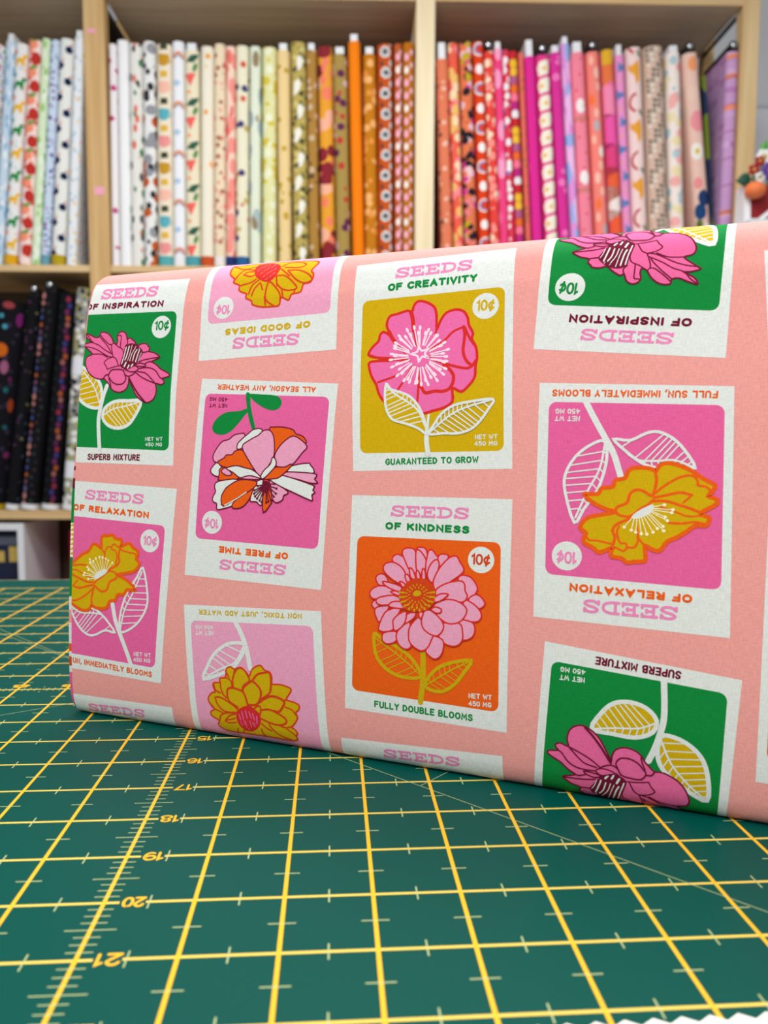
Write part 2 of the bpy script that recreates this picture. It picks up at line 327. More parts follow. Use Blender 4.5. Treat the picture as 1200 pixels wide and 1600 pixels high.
# ------------------------------------------------------------------ the printed seed packets (panel coordinates in thousandths)
ART = {
 'inspiration': [
  ('S','white',84,'393,543 363,624 338,724 328,795 332,884 345,1005'),
  ('F','ipink','130,144 186,160 235,178 273,171 279,145 317,139 361,153 398,186 419,219 450,232 457,203 450,171 470,145 503,139 534,157 550,196 574,187 609,206 632,223 655,245 698,233 743,236 758,253 774,266 770,291 820,302 858,321 876,335 857,346 819,358 804,369 846,387 894,421 939,440 976,459 970,477 916,489 932,508 932,523 905,535 857,526 868,566 860,615 831,649 784,664 735,650 684,616 647,567 618,523 600,492 600,523 585,561 554,583 513,591 467,583 431,561 411,533 379,507 354,491 305,494 243,475 196,443 165,397 154,355 171,322 217,306 182,276 130,243 122,231 175,216 209,213 158,188 134,165'),
  ('O','maroon',17,'130,144 186,160 235,178 273,171 279,145 317,139 361,153 398,186 419,219 450,232 457,203 450,171 470,145 503,139 534,157 550,196 574,187 609,206 632,223 655,245 698,233 743,236 758,253 774,266 770,291 820,302 858,321 876,335 857,346 819,358 804,369 846,387 894,421 939,440 976,459 970,477 916,489 932,508 932,523 905,535 857,526 868,566 860,615 831,649 784,664 735,650 684,616 647,567 618,523 600,492 600,523 585,561 554,583 513,591 467,583 431,561 411,533 379,507 354,491 305,494 243,475 196,443 165,397 154,355 171,322 217,306 182,276 130,243 122,231 175,216 209,213 158,188 134,165'),
  ('S','maroon',14,'137,152 170,175 209,215 272,236 336,272 413,306'),
  ('S','maroon',14,'130,246 197,254 268,274 341,308 386,325 429,328'),
  ('S','maroon',14,'217,306 264,304 316,308 374,331'),
  ('S','maroon',14,'280,158 318,191 374,231 400,235'),
  ('S','maroon',14,'273,171 339,224 388,273 403,296'),
  ('S','maroon',14,'419,219 402,241 410,280 428,326'),
  ('S','maroon',14,'419,219 469,252 513,272 526,307 516,352 507,384'),
  ('S','maroon',14,'429,328 380,341 345,369 366,395 382,421'),
  ('S','maroon',14,'429,328 460,345 487,390'),
  ('S','maroon',14,'382,421 439,405 513,393'),
  ('S','maroon',14,'460,168 489,172 490,217 490,255'),
  ('S','maroon',14,'550,196 558,225 536,250'),
  ('F','maroon','540,250 591,228 659,245 713,291 698,328 667,372 634,404 574,422 509,400 524,352 530,301'),
  ('S','white',19,'519,381 536,320 549,256'),
  ('S','white',22,'547,352 561,320 577,250'),
  ('S','white',12,'574,356 589,308 605,241'),
  ('S','white',14,'595,359 609,308 637,264'),
  ('S','white',20,'622,359 634,309 655,277'),
  ('S','white',22,'651,366 664,322 679,277'),
  ('S','white',12,'677,360 689,322 704,297'),
  ('S','white',30,'547,400 560,371'),
  ('S','white',26,'581,413 591,391'),
  ('S','white',28,'613,404 627,385'),
  ('S','white',10,'636,258 643,252'),
  ('S','white',10,'670,268 676,263'),
  ('S','maroon',14,'659,245 632,226'),
  ('S','maroon',14,'706,300 770,291'),
  ('S','maroon',14,'682,366 730,354 785,345 876,335'),
  ('O','maroon',14,'653,391 692,376 741,386 751,401 686,401'),
  ('S','maroon',14,'741,383 780,367 804,369'),
  ('S','maroon',14,'692,417 744,411 801,414 851,436 892,480 917,492'),
  ('S','maroon',14,'682,439 748,448 791,473 852,523'),
  ('S','maroon',14,'667,448 719,479 786,505 857,526'),
  ('P','ipink','maroon',14,'575,429 614,410 653,398 684,417 666,435 626,441'),
  ('S','maroon',14,'542,428 562,460 596,473 636,460 666,439'),
  ('S','maroon',14,'521,397 566,429'),
  ('O','maroon',14,'425,428 483,422 537,428 562,466 573,492 548,526 495,533 447,517 419,491 400,466'),
  ('S','maroon',14,'352,491 370,466 399,460'),
  ('S','maroon',14,'407,491 422,517 435,555'),
  ('S','maroon',22,'602,485 663,561 716,616 768,659'),
 ],
 'inspiration_leaves': [
  ('V','white',17,62,'mustard',9,'729,657 678,762 613,828 522,852 429,836 367,780 384,708 477,659 610,653 371,762 464,714 590,690 717,659',9),
  ('V','white',17,62,'mustard',10,'338,695 260,706 169,675 99,611 63,504 62,389 148,411 240,461 312,515 346,589 337,683 271,560 175,465 71,393',10),
 ],
 'relaxation': [
  ('S','white',85,'781,1013 728,917 660,804'),
  ('S','white',85,'660,804 605,708 561,578'),
  ('V','white',20,42,'',9,'829,310 887,475 890,580 831,687 737,761 660,781 646,683 672,567 706,485 776,388 657,775 686,624 754,494 823,339',10),
  ('V','white',20,42,'',11,'607,794 514,791 423,834 355,844 276,811 208,746 152,652 239,655 306,647 396,649 465,679 535,728 601,786 488,690 374,681 262,690 157,654',12),
  ('F','mustard','772,477 742,477 691,482 671,514 608,525 593,563 539,578 520,619 487,637 422,641 382,633 365,626 342,659 295,673 231,660 168,635 106,595 44,563 58,527 77,503 35,489 31,466 64,441 102,419 117,402 75,389 71,370 89,342 143,338 185,307 239,268 294,240 332,189 372,188 417,207 414,159 419,122 476,114 517,106 550,128 604,132 609,160 603,184 676,150 719,176 766,197 771,229 759,255 789,277 785,306 748,342 680,362 589,384 631,394 698,418 754,452'),
  ('O','orange',42,'772,477 742,477 691,482 671,514 608,525 593,563 539,578 520,619 487,637 422,641 382,633 365,626 342,659 295,673 231,660 168,635 106,595 44,563 58,527 77,503 35,489 31,466 64,441 102,419 117,402 75,389 71,370 89,342 143,338 185,307 239,268 294,240 332,189 372,188 417,207 414,159 419,122 476,114 517,106 550,128 604,132 609,160 603,184 676,150 719,176 766,197 771,229 759,255 789,277 785,306 748,342 680,362 589,384 631,394 698,418 754,452'),
  ('S','orange',42,'589,392 577,414 524,441 508,490 476,514 436,512 387,485'),
  ('S','orange',36,'589,392 576,373 539,363 498,370 450,409 402,440 378,466'),
  ('S','orange',42,'506,353 579,316 603,282 590,242 603,184'),
  ('S','orange',42,'369,622 360,578 367,530 379,490'),
  ('S','orange',34,'371,498 324,540 261,583 207,606 160,608 136,582 132,558 90,553 62,527'),
  ('S','orange',40,'370,478 307,494 228,514 166,503'),
  ('S','orange',30,'166,503 189,480 212,459'),
  ('S','orange',40,'378,458 306,462 235,446 164,427 114,410'),
  ('S','orange',26,'337,428 258,409 187,386 117,394'),
  ('S','orange',34,'288,344 217,345 147,357 86,350'),
  ('S','orange',30,'759,255 745,219 686,215 610,204'),
  ('S','orange',30,'566,305 578,267 560,216 527,211 519,191 539,169 585,186'),
  ('S','orange',30,'519,191 478,194 458,228 459,268 468,324'),
  ('S','orange',30,'459,252 413,199'),
  ('F','white','378,440 377,410 408,380 457,357 497,358 474,388 425,419'),
  ('S','cream',13,'493,358 537,303'),
  ('D','cream',24,'537,303'),
  ('S','cream',13,'481,357 496,289'),
  ('D','cream',24,'496,289'),
  ('S','cream',13,'465,358 471,279'),
  ('D','cream',24,'471,279'),
  ('S','cream',13,'453,361 439,273'),
  ('D','cream',24,'439,273'),
  ('S','cream',13,'441,366 408,272'),
  ('D','cream',24,'408,272'),
  ('S','cream',13,'428,370 374,286'),
  ('D','cream',24,'374,286'),
  ('S','cream',13,'417,379 351,308'),
  ('D','cream',24,'351,308'),
  ('S','cream',13,'405,386 315,298'),
  ('D','cream',24,'315,298'),
  ('S','cream',13,'397,391 319,322'),
  ('D','cream',24,'319,322'),
  ('S','cream',13,'389,397 296,355'),
  ('D','cream',24,'296,355'),
  ('S','cream',13,'383,403 308,374'),
  ('D','cream',24,'308,374'),
  ('S','cream',13,'379,410 273,400'),
  ('D','cream',24,'273,400'),
  ('S','cream',13,'377,418 266,417'),
  ('D','cream',24,'266,417'),
  ('S','cream',13,'377,427 314,441'),
  ('D','cream',24,'314,441'),
 ],
 'good_ideas_lower': [
  ('S','white',88,'619,1007 572,921 538,830 514,697'),
  ('V','white',24,62,'',7,'913,602 876,690 810,779 710,845 628,863 559,857 556,811 639,708 724,661 558,843 638,732 770,677 907,608',9),
  ('F','mustard','719,669 706,691 675,699 645,685 614,696 584,698 549,670 524,647 503,688 464,714 426,722 399,694 356,681 343,649 343,604 281,605 200,586 205,556 238,509 182,495 140,477 147,447 170,427 159,397 182,358 215,324 189,308 175,283 190,265 185,238 244,224 404,235 629,242 767,249 829,287 814,319 874,350 877,379 842,401 883,446 885,478 852,512 824,520 839,562 826,582 779,588 773,616 726,625'),
  ('O','rust',20,'719,669 706,691 675,699 645,685 614,696 584,698 549,670 524,647 503,688 464,714 426,722 399,694 356,681 343,649 343,604 281,605 200,586 205,556 238,509 182,495 140,477 147,447 170,427 159,397 182,358 215,324 189,308 175,283 190,265 185,238 244,224 404,235 629,242 767,249 829,287 814,319 874,350 877,379 842,401 883,446 885,478 852,512 824,520 839,562 826,582 779,588 773,616 726,625'),
  ('S','rust',22,'667,555 665,623 631,680 599,697 563,681 536,643 527,613 578,580 592,548'),
  ('S','rust',28,'588,542 579,567 531,601 501,612 458,581 439,546 450,497 484,457 545,450'),
  ('S','rust',26,'500,621 460,660 407,675 363,678 351,642 355,582 373,539 436,498'),
  ('S','rust',26,'722,496 718,540 686,557 633,551 589,536 569,500 556,452'),
  ('S','rust',22,'722,496 703,460 638,427'),
  ('S','rust',20,'726,625 682,603 676,561'),
  ('S','rust',20,'772,585 774,554 759,512 731,483'),
  ('S','rust',20,'723,668 695,627'),
  ('S','rust',20,'645,685 661,623'),
  ('S','rust',20,'831,575 819,533 782,517'),
  ('S','rust',22,'828,482 785,485 718,459 668,431 641,408'),
  ('S','rust',20,'828,482 814,439 773,397 721,386 651,391'),
  ('S','rust',18,'883,446 857,410 805,388 776,378'),
  ('S','rust',20,'809,323 795,357 753,377 651,388'),
  ('S','rust',18,'761,327 716,364 668,377'),
  ('S','rust',18,'761,327 713,335 673,348'),
  ('S','rust',18,'763,320 726,310 670,319'),
  ('S','rust',30,'460,472 405,506 353,522 295,514 257,493 267,462 304,422 348,425'),
  ('S','rust',24,'443,423 383,431 320,412 265,385 250,359 286,334 360,333 452,360'),
  ('S','rust',22,'253,499 238,509'),
  ('S','rust',18,'250,457 201,443 169,409'),
  ('S','rust',20,'316,328 267,316 208,328'),
  ('S','rust',22,'510,424 478,446 455,447 452,417 462,391'),
  ('S','rust',20,'457,328 417,299 383,283'),
  ('S','rust',20,'464,288 458,254 439,242'),
  ('S','rust',20,'397,327 355,279 296,247 234,232'),
  ('S','rust',18,'254,308 202,274 183,249'),
  ('S','rust',18,'665,275 678,236'),
  ('S','rust',18,'614,266 630,238'),
  ('F','red','649,401 608,429 545,447 503,425 462,391 463,334 493,292 554,262 606,267 650,304 664,355'),
  ('S','hotpink',26,'638,376 628,339'),
  ('S','hotpink',26,'612,398 604,347'),
  ('S','hotpink',26,'580,406 572,356'),
  ('S','hotpink',26,'551,402 538,359'),
  ('S','hotpink',26,'522,392 513,349'),
  ('S','hotpink',26,'491,376 495,325'),
  ('S','hotpink',16,'631,326 620,300'),
  ('S','hotpink',16,'591,336 585,290'),
  ('S','hotpink',16,'552,339 546,294'),
  ('S','hotpink',16,'516,329 515,297'),
  ('S','hotpink',16,'572,281 566,271'),
  ('S','hotpink',16,'605,341 596,309'),
  ('S','hotpink',16,'530,334 526,309'),
 ],
 'good_ideas_upper': [
  ('F','mustard','875,482 865,386 848,355 808,319 810,291 754,263 755,231 721,206 684,192 685,161 636,136 628,111 581,92 523,82 444,80 405,86 392,139 334,114 320,137 305,156 240,165 225,220 171,230 153,287 177,325 144,413 289,458 591,493 823,485'),
  ('O','rust',22,'875,482 865,386 848,355 808,319 810,291 754,263 755,231 721,206 684,192 685,161 636,136 628,111 581,92 523,82 444,80 405,86 392,139 334,114 320,137 305,156 240,165 225,220 171,230 153,287 177,325 144,413 289,458 591,493 823,485'),
  ('S','rust',22,'871,475 764,413 676,428'),
  ('S','rust',22,'809,302 771,373 726,407 644,379'),
  ('S','rust',22,'739,349 712,373 654,372'),
  ('S','rust',22,'739,349 675,328 632,342'),
  ('S','rust',22,'742,262 663,276 621,299'),
  ('S','rust',22,'666,190 647,252 596,291'),
  ('S','rust',22,'640,172 620,228 580,267'),
  ('S','rust',22,'573,255 554,211'),
  ('S','rust',22,'518,96 530,157'),
  ('S','rust',22,'444,80 509,125 526,177 511,265 461,233 406,165 401,115'),
  ('S','rust',22,'438,231 457,310'),
  ('S','rust',22,'457,310 382,301 305,238 276,194 342,185 400,206 439,242'),
  ('S','rust',22,'435,372 348,297'),
  ('S','rust',22,'372,349 279,338 192,291 163,245 226,230 298,270 372,349'),
  ('S','rust',22,'433,397 384,444 275,424 240,388 288,367 406,384'),
  ('S','rust',22,'400,206 382,153 392,139'),
  ('S','rust',22,'287,190 294,155'),
  ('F','red','660,389 656,459 593,474 517,461 445,399 454,321 501,270 559,276 625,317'),
  ('S','coral',12,'629,369 618,389'),
  ('S','coral',12,'596,338 583,355'),
  ('S','coral',12,'566,310 551,325'),
  ('S','coral',12,'543,285 528,299'),
  ('S','coral',12,'611,398 603,423'),
  ('S','coral',12,'575,362 563,381'),
  ('S','coral',12,'542,331 529,348'),
  ('S','coral',12,'513,304 498,319'),
  ('S','coral',12,'588,413 582,441'),
  ('S','coral',12,'553,381 543,403'),
  ('S','coral',12,'519,348 506,366'),
  ('S','coral',12,'489,325 476,341'),
  ('S','coral',12,'558,423 554,455'),
  ('S','coral',12,'523,393 514,417'),
  ('S','coral',12,'490,365 479,385'),
  ('S','coral',12,'510,419 505,450'),
 ],
 'creativity': [
  ('F','cpink','56,362 85,313 127,277 138,235 164,219 207,244 230,273 202,220 184,173 204,120 255,109 331,93 365,103 381,59 414,37 472,52 523,87 540,141 542,232 566,181 605,132 670,115 726,131 755,174 763,219 792,273 785,310 814,363 823,430 813,480 810,545 775,594 720,635 660,611 661,690 600,728 519,746 458,759 387,745 270,726 185,678 141,624 119,562 83,506 63,444 67,413 136,408 230,411 230,398 118,385'),
  ('O','red',30,'56,362 85,313 127,277 138,235 164,219 207,244 230,273 202,220 184,173 204,120 255,109 331,93 365,103 381,59 414,37 472,52 523,87 540,141 542,232 566,181 605,132 670,115 726,131 755,174 763,219 792,273 785,310 814,363 823,430 813,480 810,545 775,594 720,635 660,611 661,690 600,728 519,746 458,759 387,745 270,726 185,678 141,624 119,562 83,506 63,444 67,413 136,408 230,411 230,398 118,385'),
  ('S','red',46,'357,103 370,142 381,227'),
  ('S','red',24,'381,227 405,327'),
  ('S','red',24,'230,273 261,302 322,368'),
  ('S','red',44,'202,220 225,261 252,298'),
  ('S','red',24,'542,232 531,276'),
  ('S','red',26,'505,357 593,311 656,255 728,230'),
  ('S','red',34,'728,227 737,284 728,380 749,440 785,475'),
  ('S','red',28,'736,232 769,301 810,356'),
  ('S','red',30,'498,409 580,444 662,471 750,491 789,479 816,444'),
  ('S','red',36,'597,460 646,500 667,545 648,603 600,626 535,623 474,631 449,600 436,585'),
  ('S','red',26,'422,487 424,584 416,688'),
  ('S','red',24,'375,462 327,535 278,600'),
  ('S','red',24,'334,475 250,515 131,547'),
  ('S','red',26,'56,362 135,390 230,406 357,416'),
  ('S','blush',19,'507,402 604,409'),
  ('S','blush',42,'604,409 619,410'),
  ('S','blush',19,'512,416 607,437'),
  ('S','blush',42,'607,437 621,440'),
  ('S','blush',19,'504,418 591,441'),
  ('S','blush',42,'591,441 605,445'),
  ('S','blush',19,'495,430 602,482'),
  ('S','blush',42,'602,482 615,488'),
  ('S','blush',19,'499,441 565,482'),
  ('S','blush',42,'565,482 577,490'),
  ('S','blush',19,'497,447 588,513'),
  ('S','blush',42,'588,513 600,522'),
  ('S','blush',19,'477,452 531,511'),
  ('S','blush',42,'531,511 541,522'),
  ('S','blush',19,'474,455 548,549'),
  ('S','blush',42,'548,549 557,560'),
  ('S','blush',19,'470,468 506,527'),
  ('S','blush',42,'506,527 513,539'),
  ('S','blush',19,'453,470 488,570'),
  ('S','blush',42,'488,570 493,583'),
  ('S','blush',19,'447,463 471,543'),
  ('S','blush',42,'471,543 475,557'),
  ('S','blush',19,'434,469 443,568'),
  ('S','blush',42,'443,568 444,581'),
  ('S','blush',19,'421,475 414,552'),
  ('S','blush',42,'414,552 413,566'),
  ('S','blush',19,'417,467 404,555'),
  ('S','blush',42,'404,555 402,569'),
  ('S','blush',19,'402,458 364,548'),
  ('S','blush',42,'364,548 358,561'),
  ('S','blush',19,'391,461 353,528'),
  ('S','blush',42,'353,528 346,540'),
  ('S','blush',19,'383,460 326,538'),
  ('S','blush',42,'326,538 318,549'),
  ('S','blush',19,'374,442 314,492'),
  ('S','blush',42,'314,492 303,501'),
  ('S','blush',19,'372,438 278,506'),
  ('S','blush',42,'278,506 267,514'),
  ('S','blush',19,'356,434 295,465'),
  ('S','blush',42,'295,465 283,472'),
  ('S','blush',19,'350,419 240,451'),
  ('S','blush',42,'240,451 226,455'),
  ('S','blush',19,'358,414 277,433'),
  ('S','blush',42,'277,433 262,437'),
  ('S','blush',19,'350,401 230,406'),
  ('S','blush',42,'230,406 215,407'),
  ('S','blush',19,'341,390 261,383'),
  ('S','blush',42,'261,383 246,382'),
  ('S','blush',19,'347,386 237,370'),
  ('S','blush',42,'237,370 221,368'),
  ('S','blush',19,'357,372 259,337'),
  ('S','blush',42,'259,337 244,332'),
  ('S','blush',19,'352,363 259,321'),
  ('S','blush',42,'259,321 245,315'),
  ('S','blush',19,'351,354 263,303'),
  ('S','blush',42,'263,303 249,295'),
  ('S','blush',19,'369,347 297,285'),
  ('S','blush',42,'297,285 286,275'),
  ('S','blush',19,'373,346 285,262'),
  ('S','blush',42,'285,262 274,251'),
  ('S','blush',19,'376,331 329,270'),
  ('S','blush',42,'329,270 320,258'),
  ('S','blush',19,'390,325 337,226'),
  ('S','blush',42,'337,226 331,213'),
  ('S','blush',19,'397,333 363,260'),
  ('S','blush',42,'363,260 357,246'),
  ('S','blush',19,'412,327 386,214'),
  ('S','blush',42,'386,214 383,200'),
  ('S','blush',19,'421,318 415,252'),
  ('S','blush',42,'415,252 414,238'),
  ('S','blush',19,'427,323 426,218'),
  ('S','blush',42,'426,218 426,204'),
  ('S','blush',19,'444,334 464,255'),
  ('S','blush',42,'464,255 467,242'),
  ('S','blush',19,'451,330 483,238'),
  ('S','blush',42,'483,238 488,226'),
  ('S','blush',19,'463,329 499,260'),
  ('S','blush',42,'499,260 505,248'),
  ('S','blush',19,'474,345 533,277'),
  ('S','blush',42,'533,277 542,266'),
  ('S','blush',19,'474,350 543,279'),
  ('S','blush',42,'543,279 552,269'),
  ('S','blush',19,'491,354 555,310'),
  ('S','blush',42,'555,310 566,302'),
  ('S','blush',19,'500,364 591,323'),
  ('S','blush',42,'591,323 604,317'),
  ('S','blush',19,'493,371 568,342'),
  ('S','blush',42,'568,342 581,337'),
  ('S','blush',19,'501,386 617,367'),
  ('S','blush',42,'617,367 631,364'),
  ('S','blush',19,'512,393 581,389'),
  ('S','blush',42,'581,389 596,388'),
  ('F','cpink','429,325 480,348 502,395 491,439 433,462 383,440 361,401 372,348'),
  ('O','blush',22,'421,332 441,362 484,354 464,382 488,410 447,399 423,429 412,393 369,378 410,366'),
  ('S','white',40,'496,771 486,880 481,923'),
  ('S','white',78,'482,887 481,938 491,1012'),
  ('V','white',20,40,'mustard',11,'192,562 227,597 295,619 362,648 412,695 445,747 474,821 478,883 420,849 329,817 244,792 202,739 185,663 470,836 429,747 354,685 270,637 196,577',13),
  ('V','white',20,40,'',12,'498,888 535,830 584,767 665,719 760,701 931,689 900,750 846,818 783,866 696,889 600,886 502,880 584,817 665,766 760,730 924,693',11),
 ],
 'free_time': [
  ('F','green','661,1005 627,1006 610,914 559,771 587,767 631,872 643,913'),
  ('F','green','638,906 703,887 812,874 885,830 919,773 898,732 832,720 766,743 703,801 651,864 632,886'),
  ('F','green','633,1006 533,1004 419,999 370,968 377,920 432,899 499,913 576,949 627,989'),
  ('P','lpink','maroon',15,'857,528 893,565 874,614 827,672 769,691 730,721 672,734 637,721 607,571 706,553'),
  ('P','white','maroon',15,'694,629 695,663 660,699 606,742 575,764 526,774 500,760 530,725 601,688 655,637'),
  ('P','orange','maroon',15,'853,529 800,562 781,584 734,589 711,614 658,625 626,597 579,545 542,499 700,491 772,494'),
  ('P','orange','maroon',15,'444,772 405,787 333,789 259,775 233,749 185,737 155,712 153,685 225,655 386,588 392,648'),
  ('P','lpink','maroon',15,'386,588 374,629 331,685 263,731 207,720 139,669 174,624 246,540 324,519 373,534'),
  ('P','lpink','maroon',15,'655,644 601,691 530,728 492,760 443,765 408,729 393,655 394,587 422,538 484,454 542,499 588,551'),
  ('P','white','maroon',15,'853,529 893,495 903,467 879,444 831,436 767,481 811,499'),
  ('P','orange','maroon',15,'828,450 827,485 777,501 661,431 820,409 832,429'),
  ('P','lpink','maroon',15,'813,471 777,497 722,455 768,446'),
  ('P','white','maroon',15,'772,494 694,515 625,505 558,494 497,460 487,437 554,453 595,448 652,435 715,469'),
  ('P','lpink','maroon',15,'644,430 587,452 529,448 486,433'),
  ('P','white','maroon',15,'832,401 859,362 848,331 870,288 863,261 832,249 829,214 795,213 679,251 584,325 651,421'),
  ('P','white','maroon',15,'506,422 453,428 439,368 452,278 475,260 506,282 556,286 538,369'),
  ('P','orange','maroon',15,'517,411 538,362 554,313 595,256 643,229 698,229 689,271 601,331 555,375'),
  ('P','orange','maroon',15,'797,292 779,335 748,371 651,421 518,418 538,369 658,300 775,235'),
  ('P','lpink','maroon',15,'412,427 346,407 270,370 260,351 291,335 297,308 335,286 360,291 396,336'),
  ('P','orange','maroon',15,'461,428 412,423 383,323 383,283 443,214 457,339'),
  ('P','white','maroon',15,'282,498 237,537 121,559 101,547 75,522 77,495 186,496'),
  ('P','lpink','maroon',15,'289,491 186,496 61,492 48,476 61,456 36,434 94,430 190,449 303,466'),
  ('P','white','maroon',15,'405,434 334,455 295,467 77,418 61,402 67,382 50,370 72,352 65,322 84,318 214,360 312,392'),
  ('P','orange','maroon',15,'454,438 417,478 372,520 300,524 254,546 245,537 282,498 334,455 381,442'),
  ('P','white','maroon',15,'484,454 459,496 414,539 402,583 377,574 369,534 409,485 462,438'),
  ('S','maroon',10,'775,235 682,285 586,346'),
  ('S','white',18,'763,242 673,289 590,342'),
  ('F','maroon','467,407 445,428 411,413 407,369 429,341 455,360'),
  ('S','maroon',14,'438,402 527,335'),
  ('D','maroon',22,'527,335'),
  ('S','maroon',14,'438,402 517,317'),
  ('D','maroon',22,'517,317'),
  ('S','maroon',14,'438,402 500,303'),
  ('D','maroon',22,'500,303'),
  ('S','maroon',14,'438,402 478,291'),
  ('D','maroon',22,'478,291'),
  ('S','maroon',14,'438,402 461,281'),
  ('D','maroon',22,'461,281'),
  ('S','maroon',14,'438,402 525,357'),
  ('D','maroon',22,'525,357'),
  ('S','maroon',14,'438,402 503,388'),
  ('D','maroon',22,'503,388'),
  ('S','maroon',14,'438,402 408,288'),
  ('D','maroon',22,'408,288'),
  ('S','maroon',14,'438,402 389,299'),
  ('D','maroon',22,'389,299'),
  ('S','maroon',14,'438,402 367,324'),
  ('D','maroon',22,'367,324'),
  ('S','maroon',14,'438,402 352,345'),
  ('D','maroon',22,'352,345'),
  ('S','maroon',14,'438,402 350,379'),
  ('D','maroon',22,'350,379'),
  ('S','maroon',14,'438,402 370,409'),
  ('D','maroon',22,'370,409'),
  ('S','maroon',14,'438,402 424,280'),
  ('D','maroon',22,'424,280'),
 ],
 'kindness': [
  ('S','olive',88,'497,693 501,787 501,875 487,1011'),
  ('V','olive',16,56,'',8,'151,619 164,738 212,807 297,857 396,870 485,855 476,812 426,752 375,714 300,678 207,643 484,844 394,778 293,716 165,647',11),
  ('V','olive',16,56,'',8,'517,902 541,848 603,782 697,739 820,714 776,790 715,869 637,923 558,926 521,902 604,844 698,782 805,723',9),
  ('P','kpink','red',17,'126,437 138,410 163,400 182,444 157,461'),
  ('P','kpink','red',17,'152,252 177,234 216,240 243,298 176,306 151,274'),
  ('P','kpink','red',17,'149,473 169,445 249,431 226,485 186,540 163,513'),
  ('P','kpink','red',17,'262,141 278,111 311,105 371,142 407,213 358,231 306,190'),
  ('P','kpink','red',17,'332,93 347,67 385,60 423,74 437,139 440,211 390,200 355,143'),
  ('P','kpink','red',17,'435,66 459,52 496,60 510,106 495,150'),
  ('P','kpink','red',17,'428,103 435,70 460,76 494,114 504,157 481,216 440,204'),
  ('P','kpink','red',17,'510,99 517,73 541,65 571,96 592,130 539,227 506,229 500,157'),
  ('P','kpink','red',17,'583,109 607,87 655,95 633,143 593,159'),
  ('P','kpink','red',17,'514,228 521,178 552,133 580,124 593,159 563,247 540,263'),
  ('P','kpink','red',17,'723,230 753,206 809,217 845,257 853,291 819,335 773,346 748,284'),
  ('P','kpink','red',17,'556,276 563,233 601,166 663,105 711,96 732,127 760,167 745,200 668,254 582,310'),
  ('P','kpink','red',17,'796,348 842,316 881,331 905,367 875,397 828,384'),
  ('P','kpink','red',17,'765,361 812,364 867,402 884,442 861,475 800,481 760,467'),
  ('P','kpink','red',17,'574,311 636,267 715,244 755,245 771,269 772,297 788,331 758,368 655,369 592,374'),
  ('P','kpink','red',17,'737,483 784,475 831,489 843,529 825,573 771,596 747,560'),
  ('P','kpink','red',17,'606,595 628,507 738,497 762,544 760,601 718,637 655,633'),
  ('P','kpink','red',17,'576,390 639,363 695,359 750,376 786,408 776,451 738,490 675,506 619,486 561,434'),
  ('P','kpink','red',17,'210,624 230,600 305,588 319,624 299,656 250,672 216,657'),
  ('P','kpink','red',17,'310,610 337,563 402,520 405,623 415,673 375,692 329,667'),
  ('P','kpink','red',17,'517,684 550,593 630,607 636,664 617,709 582,731 546,717'),
  ('P','kpink','red',17,'397,609 403,550 458,486 499,497 565,563 555,615 528,668 489,690 440,674 406,645'),
  ('P','kpink','red',17,'483,513 493,454 529,433 578,454 627,500 633,542 598,585 550,583 501,555'),
  ('P','kpink','red',17,'361,535 384,471 441,459 426,496'),
  ('P','kpink','red',17,'183,578 202,517 242,461 333,438 310,499 288,575 238,595 196,595'),
  ('P','kpink','red',17,'287,553 286,516 326,476 375,457 369,524 329,571 296,582'),
  ('P','kpink','red',17,'110,359 134,328 193,308 303,323 280,369 179,392 128,392'),
  ('P','kpink','red',17,'159,412 179,384 280,362 339,386 307,411 198,431'),
  ('P','kpink','red',17,'249,431 281,402 356,400 366,436 299,441'),
  ('P','kpink','red',17,'201,196 217,166 271,155 331,181 366,230 377,288 301,279 224,232'),
  ('P','kpink','red',17,'200,282 260,285 336,306 320,336 236,313'),
  ('P','kpink','red',17,'262,341 304,334 346,357 305,360'),
  ('P','kpink','red',17,'322,274 352,279 378,310 344,305'),
  ('P','kpink','red',17,'358,231 383,229 401,272 376,274'),
  ('P','kpink','red',17,'389,185 415,198 433,248 400,243'),
  ('P','kpink','red',17,'439,197 460,210 466,253 441,248'),
  ('P','kpink','red',17,'480,187 497,193 503,244 478,245'),
  ('P','kpink','red',17,'571,354 606,330 658,326 651,341 608,373 568,380'),
  ('P','kpink','red',17,'549,428 577,411 617,422 610,444 578,447'),
  ('P','kpink','red',17,'465,457 481,448 494,461 478,492 466,478'),
  ('F','rust','322,366 345,313 384,266 449,243 515,250 561,290 575,339 560,398 513,438 440,451 383,449 340,416'),
  ('S','olive',17,'499,342 505,342'),
  ('S','olive',17,'494,361 500,363'),
  ('S','olive',17,'480,377 485,381'),
  ('S','olive',17,'460,386 462,392'),
  ('S','olive',17,'437,388 436,394'),
  ('S','olive',17,'416,382 412,386'),
  ('S','olive',17,'401,368 395,371'),
  ('S','olive',17,'396,350 389,350'),
  ('S','olive',17,'400,331 394,329'),
  ('S','olive',17,'414,315 409,311'),
  ('S','olive',17,'434,306 433,300'),
  ('S','olive',17,'457,304 459,299'),
  ('S','olive',17,'478,311 482,306'),
  ('S','olive',17,'493,324 499,322'),
  ('S','olive',17,'517,351 525,351'),
  ('S','olive',17,'509,370 516,373'),
  ('S','olive',17,'494,387 499,392'),
  ('S','olive',17,'473,398 476,405'),
  ('S','olive',17,'449,404 450,411'),
  ('S','olive',17,'425,402 422,409'),
  ('S','olive',17,'404,394 398,400'),
  ('S','olive',17,'387,380 380,384'),
  ('S','olive',17,'378,361 370,363'),
  ('S','olive',17,'377,341 369,341'),
  ('S','olive',17,'385,322 377,319'),
  ('S','olive',17,'400,305 395,300'),
  ('S','olive',17,'421,294 418,287'),
  ('S','olive',17,'445,288 445,281'),
  ('S','olive',17,'469,290 472,283'),
